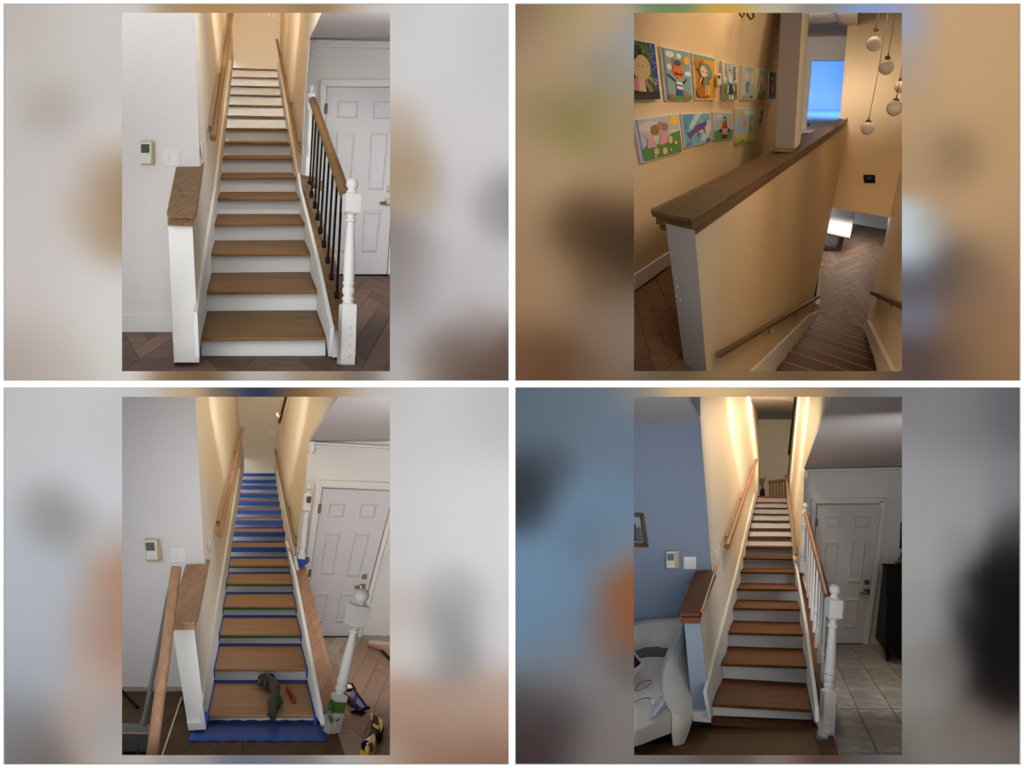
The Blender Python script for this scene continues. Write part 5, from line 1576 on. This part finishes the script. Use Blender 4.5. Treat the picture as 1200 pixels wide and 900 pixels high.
mb = MB(); mb.prism([at(u, v, 30.8) for u, v in [(945.2, 158), (945.8, 150), (947.2, 144.4), (948.6, 144.8), (948.4, 151), (946.6, 158)]], (0, 0.1, 0))
obj('backrest', mb, M['iron_black'], o, bevel=0.02)

wall('wall_far', FW2, [(996.6, -12), (984.5, 138), (974.5, 243), (1044, 255.2), (1082, 262), (1100, -12)], M['wall_warm_cast'])
wall('wall_right', RW2, [(1014.7, 378), (1042.6, 255), (1062, 80), (1072, -12), (1120, -12), (1110, 447), (1030, 447)], M['wall_cream'])

# stairs going down
def r1(x, y): return (890 + x / 7.06, 310 + y / 7.06)


Lp = [(115, 880), (185, 795), (245, 712), (295, 650), (340, 600), (370, 555), (400, 520), (425, 485), (450, 455), (470, 425), (482, 402)]
Rp = [(1065, 1184), (1045, 1070), (1010, 970), (985, 885), (962, 798), (938, 737), (920, 690), (905, 640), (890, 600), (880, 560), (866, 522)]
st2 = thing('staircase', W2.at(949, 371), 'brown wooden stairs going down beside cream half wall', 'staircase')
Ls = [W2.at(*r1(*p), 0.02) for p in Lp]
Rs = [at(*r1(*p), W2.at(*r1(*q)).y * .97) for p, q in zip(Rp, Lp)]
for k in range(10):
    lo = V((0, 0, -0.055))
    a, b, c, d = Ls[k] + lo, Rs[k] + lo, Rs[k + 1], Ls[k + 1]
    mb = MB(); mb.prism([a, b, c, d], (0, 0, -0.05))
    tr = obj('tread', mb, M['tread_landing'], st2)
    mb = MB(); mb.prism([c + (b - c) * .06 + V((0, 0, .006)), d + (a - d) * .06 + V((0, 0, .006)), d + V((0, 0, .006)), c + V((0, 0, .006))], (0, 0, -0.052))
    obj('edge_highlight', mb, M['raw_oak'], tr)  # highlight along the tread edge, put in as a paler strip
obj('skirt_board', P(W2, [r1(-80, 905), r1(0, 834), r1(415, 424), r1(484, 388), r1(488, 404)] + [x for k in range(9, -1, -1) for x in (r1(Lp[k + 1][0] - 4, Lp[k + 1][1] + 16), r1(Lp[k][0] + 22, Lp[k][1] - 6))] + [r1(60, 960), r1(-80, 960)], 0.04), M['trim_white'], st2)
obj('skirt_board', P(RW2, [r1(880, 468), r1(1075, 880), r1(1120, 975), r1(1060, 1000), r1(985, 890), r1(962, 800), r1(936, 738), r1(918, 690), r1(903, 640), r1(888, 598), r1(862, 526), r1(864, 505)], 0.04), M['trim_white'], st2)
obj('skirt_cap', P(RW2, [r1(880, 462), r1(894, 470), r1(1092, 880), r1(1130, 960), r1(1110, 960), r1(1075, 880), r1(884, 476)], 0.06), M['plate_white'], st2)

# herringbone floor below
mb = MB(); fr = [F2.at(*x) for x in [(930, 252), (1052, 246), (1052, 402), (1015, 400), (949, 396), (930, 394)]]
mb.solid(fr, [p - F2.n * 0.1 for p in fr])
fl = struct('floor', mb, M['joint'])
fpos = world_loc(fl)
o2 = F2.at(949, 371)
e1 = F2.at(1014.7, 386) - o2
e2 = (F2.at(1001, 263) - o2) * 0.43
herringbone(fl, fpos, o2 + e1 * 0.1, e1, e2, 0.125, 5, [(936, 250, 1056, 410)], lambda c: M['herring_low'])
bw = Plane(F2.at(1000, 262), F2.at(1039.4, 269.2), F2.at(1000, 262) + V((0, 0, 1)))
wall('wall_lower', bw, [(960, 215), (1052, 215), (1052, 271.5), (940, 252)], M['wall_white'])
struct('baseboard_lower', P(bw, [(985, 254), (1046, 262), (1046, 270.4), (985, 259.6)], 0.06), M['trim_white'], bevel=0.02)
mb = MB(); fr = [at(1041.6, 253, Da + 3.4), at(1043.4, 254, Da), at(1038.4, 278, Da), at(1039.6, 269.4, Da + 3.4)]
mb.prism(fr, (0.1, 0, 0))
struct('wall_return', mb, M['wall_white'])


def b8(x, y): return (930 + x / 8.185, 230 + y / 8.185)


df = F2.at(984, 295).y
tbn = thing('bench_table', F2.at(975, 294), 'white topped table with rounded wooden leg frame on lower floor', 'table')
mb = MB(); mb.prism([at(*b8(285, 333), df - .1), at(*b8(540, 390), df - .2), at(*b8(590, 150), df + 1.1), at(*b8(385, 104), df + 1.2)], (0, 0, -0.05))
obj('table_top', mb, M['table_top'], tbn, bevel=0.015)
mb = MB(); mb.prism([at(*b8(285, 340), df - .05), at(*b8(540, 394), df - .15), at(*b8(540, 404), df - .15), at(*b8(285, 350), df - .05)], (0, .1, 0))
obj('apron', mb, M['walnut'], tbn)
ou = [b8(276, 344), b8(300, 350), b8(302, 440), b8(312, 475), b8(340, 490), b8(400, 500), b8(430, 492), b8(446, 460), b8(460, 385), b8(488, 392), b8(448, 536), b8(275, 508)]
mb = MB(); mb.prism([at(u, v, df) for u, v in ou], (0.02, 0.3, 0.05))
obj('leg_frame', mb, M['walnut'], tbn)
ou = [b8(405, 366), b8(420, 369), b8(388, 494), b8(372, 492)]
mb = MB(); mb.prism([at(u, v, df + 0.9) for u, v in ou], (0.02, 0.2, 0.05))
obj('leg_frame', mb, M['walnut'], tbn)

pb = thing('newel_post', at(957, 366, Da + .4), 'small white newel with dark gap at bottom of brown stairs', 'newel post')
mb = MB(); mb.lathe(at(956.6, 368, Da + .4), at(962.2, 309, Da + .4), [(0, .05), (.3, .05), (.32, .035), (.36, .05), (.7, .032), (.74, .05), (.88, .05), (.9, .03), (.93, .06), (.97, .06), (1, .01)], 14)
obj('turned_shaft', mb, M['trim_white'], pb)
mb = MB(); mb.prism([at(u, v, Da + .5) for u, v in [r1(455, 55), r1(507, 60), r1(504, 86), r1(452, 84)]], (0, .3, 0))
obj('cap', mb, M['walnut'], pb)
mb = MB(); mb.prism([at(u, v, Da + .7) for u, v in [r1(452, 80), r1(492, 84), r1(466, 340), r1(424, 372)]], (0, .1, 0))
obj('dark_balusters', mb, M['dark_gap'], pb)
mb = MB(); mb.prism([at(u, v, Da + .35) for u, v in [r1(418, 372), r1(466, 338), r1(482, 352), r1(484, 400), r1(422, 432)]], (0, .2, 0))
obj('curb', mb, M['shade_grey'], pb)

handrail('wall_handrail', [W2.at(842.6, 416, .06), W2.at(900, 382, .07), W2.at(949, 353.6, .08), at(958.6, 348, W2.at(949, 353.6).y + 1)], [0.034, 0.036, 0.036, 0.036], M['cap_landing'],
         'brown round handrail on cream half wall above descending stairs',
         [(W2.at(900, 385, .06), W2.at(903, 388)), (W2.at(931, 365, .06), W2.at(935, 368))])
handrail('wall_handrail', [RW2.at(1023, 342.6, .1), RW2.at(1072, 365, .1)], [0.05, 0.04], M['walnut'],
         'short brown handrail on lit right wall of descending stairs',
         [(RW2.at(1042, 352.4, .09), RW2.at(1045, 358)), (RW2.at(1028, 346, .09), RW2.at(1030, 351))])

# pendants
gl = [((1024.3, 51.4), 8.6, (1026.6, 35), [(1026.6, 35), (1032.4, 0), (1034, -12)], 'uppermost white globe pendant lamp with short brass wire', 17.5),
      ((1038.7, 79), 8.6, (1040.4, 68), [(1040.4, 68), (1051.6, 0), (1053, -12)], 'white globe pendant lamp second from top before cream wall', 17.0),
      ((1055.4, 102), 7.0, (1056.4, 93), [(1056.4, 93), (1066, 0), (1067, -12)], 'white globe pendant lamp cut off by right edge of view', 18.5),
      ((1048.2, 126.8), 9.2, (1050.2, 117.5), [(1050.2, 117.5), (1060, 60), (1067, -12)], 'white globe pendant lamp second from bottom', 16.5),
      ((1016.6, 150.6), 7.6, (1017.8, 142.6), [(1017.8, 142.6), (1029, 85), (1040.6, 14), (1043, -12)], 'lowest white globe pendant lamp on long brass wire', 18.0)]
for (gu, gv), r, cap, wire, lab, D in gl:
    t = thing('pendant_lamp', at(gu, gv + r, D), lab, 'pendant lamp', 'white globe pendants over the stairwell')
    mb = MB(); mb.sphere(at(gu, gv, D), r * D / 1200, 24, 16, 0.98)
    obj('globe', mb, M['globe'], t)
    mb = MB(); mb.tube([at(*cap, D) - V((0, 0, .015)), at(*cap, D) + V((0, 0, .02)), at(*cap, D) + V((0.01, 0, .035)), at(cap[0] + .5, cap[1] - 6, D)], [.05, .045, .012, .01], 12)
    obj('cap', mb, M['brass'], t)
    obj('wire', T([at(u, v, D) for u, v in wire], 0.006, 6), M['brass'], t)
wd = thing('wall_device', FW2.at(1018, 211), 'small black box mounted on cream wall under pendants', 'wall device')
obj('case', P(FW2, [c3(1019, 729), c3(1071, 730), c3(1072, 756), c3(1022, 755)], 0.08), M['iron_black'], wd, bevel=0.01)
obj('lens', P(FW2, [c3(1036, 740), c3(1052, 741), c3(1052, 749), c3(1037, 748)], 0.01, 0.08), M['screen_grey'], wd)
hk = thing('wall_hook', LW2.at(875, 20, .1), 'brass curved fixture at top of wall above paintings', 'fixture')
for pts in ([(866.6, 6), (867, 17), (869.4, 20), (872, 17.4), (871.4, 6)], [(874.6, 6), (876, 18), (879.6, 22.4), (883, 21), (882.6, 16), (878.6, 10)]):
    mb = MB(); mb.tube([LW2.at(u, v, .12) for u, v in pts], .014, 8)
    obj('loop', mb, M['brass'], hk)
thermostat(LW2, [c3(377, 289), c3(394, 287), c3(395, 337), c3(380, 340)], [c3(380, 294), c3(391, 293), c3(391, 308), c3(381, 309)],
           'cream wall thermostat between paintings on landing', [c3(376, 290), c3(394, 286), c3(396, 338), c3(379, 341)], [[c3(384, 317), c3(389, 317), c3(389, 321), c3(384, 321)]])


# paintings on the landing wall: canvas with a painted face
def ell(cx, cy, rx, ry, n=18, a0=0.0, a1=2 * math.pi):
    return [(cx + rx * math.cos(a0 + (a1 - a0) * i / n), cy + ry * math.sin(a0 + (a1 - a0) * i / n)) for i in range(n if a1 - a0 > 6.2 else n + 1)]


def bar(x0, y0, x1, y1, w):
    dx, dy = x1 - x0, y1 - y0
    l = math.hypot(dx, dy)
    nx, ny = -dy / l * w / 2, dx / l * w / 2
    return [(x0 + nx, y0 + ny), (x1 + nx, y1 + ny), (x1 - nx, y1 - ny), (x0 - nx, y0 - ny)]


def painting(q, label, shapes, side=0.034, name='canvas_painting'):
    q = [c3(*p) for p in q]
    t = thing(name, base_of([LW2.at(*p) for p in q]), label, 'painting', 'paintings on the landing wall')
    obj('canvas', P(LW2, q, side), M['paper_white'], t)
    mb = MB()
    for k, (col, pts) in enumerate(shapes):
        mi = mb.mat(flat(col))
        cl = [(min(.985, max(.015, a)), min(.985, max(.015, b))) for a, b in pts]
        mb.sheet(LW2, [bil(q, a, b) for a, b in cl], side + 0.0012 + 0.0007 * k, mi)
    obj('paint_layer', mb, mb.mats, t)


FULL = [(0, 0), (1, 0), (1, 1), (0, 1)]


def dots(seed, n, x0, y0, x1, y1, r, cols, ry=None):
    rr_ = random.Random(seed)
    return [(rr_.choice(cols), ell(rr_.uniform(x0, x1), rr_.uniform(y0, y1), r * rr_.uniform(.7, 1.3), (ry or r) * rr_.uniform(.7, 1.3), 8)) for _ in range(n)]


painting([(-30, 126), (103, 152), (131, 403), (-30, 406)], 'painting of pale figure under green tree against starry blue, leftmost in upper row',
    [((70, 110, 60), FULL), ((34, 70, 140), [(.72, 0), (1, 0), (1, 1), (.9, .9), (.82, .5)])] + dots(1, 26, .74, .05, .98, .8, .012, [(220, 230, 240)], .01)
    + dots(2, 40, .05, .02, .8, .34, .05, [(60, 100, 50), (104, 140, 70), (110, 50, 46), (40, 60, 44)], .035)
    + [((206, 180, 130), ell(.52, .46, .26, .22)), ((214, 178, 140), ell(.48, .45, .15, .13)), ((50, 34, 26), ell(.42, .43, .018, .014, 10)), ((50, 34, 26), ell(.56, .43, .018, .014, 10)),
       ((214, 184, 150), [(.42, .56), (.56, .56), (.62, .86), (.38, .86)]), ((196, 130, 140), [(.2, .66), (.4, .6), (.42, .84), (.18, .82)]), ((180, 110, 110), bar(.6, .66, .8, .9, .07)), ((190, 150, 120), bar(.7, .6, .92, .72, .05)),
       ((44, 36, 32), [(0, .88), (.3, .84), (.7, .86), (1, .82), (1, 1), (0, 1)]), ((62, 54, 48), bar(.1, .92, .9, .95, .03)), ((44, 66, 44), bar(.84, .55, .84, .84, .03))])
painting([(130, 165), (255, 190), (270, 405), (155, 405)], 'painting of orange round figure with striped shirt under clouds, second in upper row',
    [((128, 162, 168), FULL), ((104, 120, 120), [(0, 0), (.09, .01), (.11, 1), (0, 1)]), ((216, 214, 200), ell(.28, .12, .16, .06)), ((226, 224, 214), ell(.6, .13, .09, .05)), ((216, 214, 200), ell(.22, .36, .09, .06)), ((222, 222, 214), ell(.88, .46, .11, .05)),
     ((232, 180, 60), ell(.86, .2, .1, .085)), ((220, 112, 44), ell(.53, .41, .19, .17)), ((214, 104, 40), [(.36, .34), (.36, .17), (.48, .3)]), ((214, 104, 40), [(.7, .34), (.73, .19), (.6, .3)]),
     ((44, 84, 124), ell(.53, .27, .13, .06)), ((40, 30, 28), bar(.4, .5, .7, .47, .02)), ((40, 30, 28), bar(.4, .45, .68, .52, .02)), ((40, 36, 40), bar(.14, .5, .42, .63, .03)), ((40, 36, 40), bar(.66, .68, .84, .57, .03)),
     ((222, 224, 226), [(.44, .63), (.66, .65), (.66, .82), (.44, .8)]), ((44, 84, 150), [(.44, .68), (.66, .70), (.66, .73), (.44, .71)]), ((44, 84, 150), [(.44, .77), (.66, .79), (.66, .82), (.44, .8)]),
     ((44, 92, 160), [(.44, .8), (.54, .8), (.54, .92), (.46, .92)]), ((44, 92, 160), [(.57, .8), (.66, .81), (.66, .92), (.57, .92)]), ((86, 136, 70), [(.1, .95), (.4, .90), (.99, .9), (1, 1), (.1, 1)]),
     ((200, 86, 50), ell(.2, .9, .08, .03)), ((200, 86, 50), ell(.34, .9, .06, .03)), ((204, 96, 56), ell(.8, .9, .09, .035)), ((130, 90, 70), bar(.7, .8, .82, .85, .015))])
painting([(270, 195), (368, 218), (372, 402), (285, 403)], 'painting of girl in green dress on golden ground, third in upper row',
    [((224, 168, 46), FULL), ((112, 170, 150), [(0, 0), (1, 0), (1, .08), (0, .09)]), ((196, 128, 40), [(.05, .1), (.5, .1), (.3, .5), (.4, .95), (.1, .95)])] + dots(4, 18, .1, .12, .95, .35, .05, [(150, 90, 36), (200, 130, 50)], .03)
    + [((104, 140, 136), ell(.52, .34, .28, .17)), ((110, 146, 140), ell(.76, .42, .1, .1)), ((232, 206, 178), ell(.47, .36, .18, .13)), ((206, 120, 120), [(.5, .22), (.66, .3), (.6, .34), (.48, .27)]), ((60, 70, 70), ell(.4, .37, .03, .025, 10)), ((60, 70, 70), ell(.58, .38, .03, .025, 10)),
       ((112, 136, 104), [(.46, .48), (.64, .48), (.74, .66), (.36, .66)]), ((226, 190, 160), [(.48, .66), (.54, .66), (.54, .9), (.48, .9)]), ((226, 190, 160), [(.6, .66), (.66, .66), (.68, .9), (.62, .9)]), ((176, 104, 40), ell(.28, .82, .2, .12)), ((160, 84, 40), ell(.56, .92, .14, .03)), ((226, 190, 160), bar(.36, .5, .24, .6, .05))])
painting([(398, 230), (464, 246), (467, 402), (405, 403)], 'painting of white figure in blue overalls among birches, fourth in upper row',
    [((170, 200, 206), FULL), ((226, 226, 220), [(0, 0), (.36, .02), (.36, .5), (0, .5)]), ((226, 222, 214), [(.7, .05), (1, .07), (1, .52), (.7, .5)])] + [((90, 60, 50), bar(.16, .05 + .07 * i, .34, .08 + .07 * i, .025)) for i in range(5)]
    + [((100, 60, 44), bar(.74, .12 + .065 * i, .92, .1 + .065 * i, .035)) for i in range(6)]
    + [((110, 150, 90), [(0, .58), (1, .55), (1, 1), (0, 1)]), ((236, 232, 226), ell(.52, .43, .15, .12)), ((236, 232, 226), [(.4, .36), (.44, .22), (.52, .34)]), ((60, 80, 110), ell(.52, .2, .07, .018, 10)), ((60, 54, 54), ell(.46, .44, .02, .014, 8)), ((34, 64, 128), [(.4, .58), (.66, .57), (.68, .84), (.4, .85)]),
       ((230, 230, 224), bar(.4, .6, .3, .82, .07)), ((230, 230, 224), bar(.68, .6, .8, .78, .07)), ((180, 50, 44), ell(.2, .74, .09, .045)), ((180, 54, 50), ell(.84, .78, .1, .045)), ((236, 232, 226), [(.4, .86), (.5, .86), (.5, .98), (.38, .98)]), ((236, 232, 226), [(.58, .86), (.68, .86), (.72, .98), (.58, .98)])])
painting([(486, 248), (537, 258), (535, 402), (484, 403)], 'pale blue and grey painting with dark blue shape, fifth in upper row',
    [((156, 186, 192), FULL), ((196, 198, 204), [(0, 0), (.4, 0), (.36, .9), (0, .9)]), ((206, 206, 150), [(.72, .2), (1, .12), (1, .5), (.76, .55)]), ((212, 212, 206), ell(.46, .3, .16, .14)), ((60, 96, 130), [(.36, .52), (.66, .46), (.6, .7), (.44, .8), (.38, .66)]), ((130, 178, 190), ell(.54, .62, .1, .08)),
     ((196, 204, 186), [(.1, .86), (1, .82), (1, 1), (.05, 1)])] + [((70, 110, 84), bar(.12 + .13 * i, .86, .08 + .13 * i, .97, .035)) for i in range(7)] + [((60, 110, 90), ell(.86, .9, .08, .06))])
painting([(552, 263), (593, 270), (588, 402), (548, 402)], 'pale painting with olive green hill shape, sixth in upper row',
    [((214, 210, 190), FULL), ((164, 190, 170), [(.25, .02), (.98, .06), (.96, .24), (.25, .2)]), ((122, 136, 30), [(.05, 1), (.3, .72), (.5, .82), (.72, .6), (.98, .74), (.98, 1)]), ((120, 134, 40), [(.34, .72), (.52, .36), (.56, .5), (.44, .78)]), ((206, 160, 150), ell(.22, .36, .08, .1)), ((150, 160, 60), bar(.7, .6, .86, .46, .06))])
painting([(607, 275), (638, 282), (634, 398), (603, 400)], 'dark blue painting with orange centre, last in upper row',
    [((40, 46, 84), FULL), ((60, 110, 84), [(.7, .05), (1, .08), (1, .5), (.7, .4)]), ((180, 80, 60), ell(.5, .62, .22, .16)), ((210, 120, 70), ell(.5, .6, .1, .08)), ((222, 222, 226), ell(.4, .26, .1, .05)), ((70, 50, 60), ell(.5, .36, .26, .08)), ((60, 80, 130), [(0, .86), (1, .84), (1, 1), (0, 1)]), ((200, 110, 90), ell(.6, .42, .1, .05))])
painting([(12, 487), (208, 460), (227, 630), (48, 680)], 'painting of green hill with pink shapes and yellow sun, first in lower row',
    [((176, 186, 200), FULL), ((130, 136, 190), [(0, 0), (.06, .0), (.08, 1), (0, 1)]), ((206, 204, 196), ell(.3, .22, .24, .12)), ((208, 206, 200), ell(.86, .45, .1, .06)), ((240, 196, 40), ell(.86, .16, .09, .12)),
     ((84, 138, 64), [(.06, .72), (.2, .62), (.44, .66), (.6, .58), (.8, .46), (1, .44), (1, 1), (.08, 1)]), ((150, 110, 60), ell(.42, .32, .1, .13)), ((176, 130, 90), ell(.56, .24, .08, .1)), ((156, 116, 80), ell(.66, .28, .07, .1)), ((212, 150, 170), [(.56, .38), (.7, .4), (.68, .66), (.48, .7)]),
     ((212, 150, 172), [(.22, .46), (.34, .5), (.42, .72), (.18, .7)]), ((212, 160, 180), ell(.22, .42, .06, .05)), ((222, 206, 110), ell(.4, .5, .06, .06)), ((214, 168, 150), ell(.38, .82, .06, .08)), ((220, 180, 160), ell(.58, .86, .06, .08)), ((222, 150, 130), ell(.86, .72, .04, .05, 10)), ((222, 160, 130), ell(.34, .93, .03, .04, 10)), ((222, 150, 120), ell(.72, .86, .025, .04, 10)), ((190, 200, 120), ell(.74, .62, .05, .1))])
painting([(222, 463), (345, 457), (352, 585), (237, 612)], 'painting of purple dolphin leaping through blue water, second in lower row',
    [((110, 176, 204), FULL), ((84, 150, 190), [(0, 0), (.4, 0), (.1, .6), (0, .6)]), ((190, 206, 214), [(.5, 0), (.7, 0), (.3, .5), (.2, .4)]), ((196, 208, 216), [(.6, .9), (.8, .4), (1, .3), (1, .6), (.8, .95)]), ((106, 78, 148), [(.06, .58), (.24, .56), (.5, .36), (.72, .32), (.86, .22), (.88, .34), (.76, .52), (.5, .6), (.3, .7), (.2, .82), (.16, .68)]),
     ((214, 204, 214), [(.36, .68), (.6, .56), (.78, .5), (.66, .64), (.46, .68)]), ((106, 78, 148), [(.48, .62), (.6, .6), (.52, .8)]), ((106, 78, 148), [(.7, .52), (.78, .5), (.82, .72)]), ((226, 216, 214), ell(.9, .3, .05, .04, 10)), ((30, 26, 34), ell(.74, .42, .02, .025, 8)), ((98, 96, 160), ell(.88, .92, .1, .07)), ((98, 120, 180), ell(.16, .92, .12, .06))])
painting([(363, 455), (448, 458), (446, 575), (362, 580)], 'painting of person in red top on green grass, third in lower row',
    [((158, 190, 206), FULL), ((206, 200, 204), ell(.28, .16, .18, .1)), ((228, 160, 50), ell(.92, .16, .1, .12)), ((90, 138, 70), [(0, .68), (.3, .62), (.7, .66), (1, .62), (1, 1), (0, 1)]), ((110, 30, 34), ell(.56, .26, .1, .12)), ((222, 190, 170), ell(.54, .27, .05, .06)), ((60, 24, 30), bar(.62, .24, .64, .44, .05)),
     ((180, 34, 36), [(.42, .4), (.68, .4), (.74, .58), (.4, .58)]), ((222, 190, 80), bar(.42, .44, .36, .62, .07)), ((222, 190, 80), bar(.7, .44, .78, .6, .07)), ((40, 50, 84), ell(.36, .66, .06, .07)), ((40, 50, 84), ell(.78, .64, .06, .07)), ((190, 140, 150), [(.44, .58), (.7, .58), (.7, .8), (.44, .8)]), ((40, 36, 44), [(.44, .8), (.54, .8), (.54, .95), (.44, .95)]), ((40, 36, 44), [(.6, .8), (.7, .8), (.68, .95), (.6, .95)])])
painting([(458, 438), (547, 440), (547, 580), (458, 602)], 'pastel painting of two pink blooms above yellow green meadow, fourth in lower row',
    [((160, 190, 210), FULL), ((208, 200, 90), ell(.22, .14, .1, .11)), ((214, 212, 190), ell(.56, .12, .14, .08)), ((214, 212, 200), ell(.84, .14, .1, .07)), ((206, 160, 156), ell(.46, .4, .12, .13)), ((200, 130, 120), ell(.46, .4, .06, .06)), ((130, 130, 110), ell(.8, .38, .12, .15)), ((222, 184, 160), ell(.8, .4, .08, .12)),
     ((184, 190, 70), [(0, .76), (.3, .74), (.5, .78), (.7, .66), (1, .64), (1, 1), (0, 1)]), ((110, 150, 70), [(.05, .95), (.3, .86), (.46, .95), (.4, 1), (.05, 1)])] + [((224, 184, 130), ell(.1 + .13 * i, .8 + .03 * (i % 2), .05, .07, 10)) for i in range(7)] + [((190, 200, 80), bar(.8, .52, .8, .7, .08))])
painting([(558, 438), (590, 433), (582, 527), (556, 537)], 'small pale sheet with brown sketch, last in lower row',
    [((214, 190, 166), FULL), ((206, 182, 160), [(.08, .06), (.94, .05), (.9, .93), (.06, .95)]), ((120, 70, 60), ell(.52, .2, .2, .1)), ((110, 60, 54), bar(.52, .28, .44, .52, .22)), ((120, 70, 60), ell(.36, .58, .2, .08)), ((140, 90, 76), bar(.3, .62, .3, .76, .1)), ((170, 130, 110), bar(.2, .86, .8, .84, .04))], 0.006, 'paper_drawing')
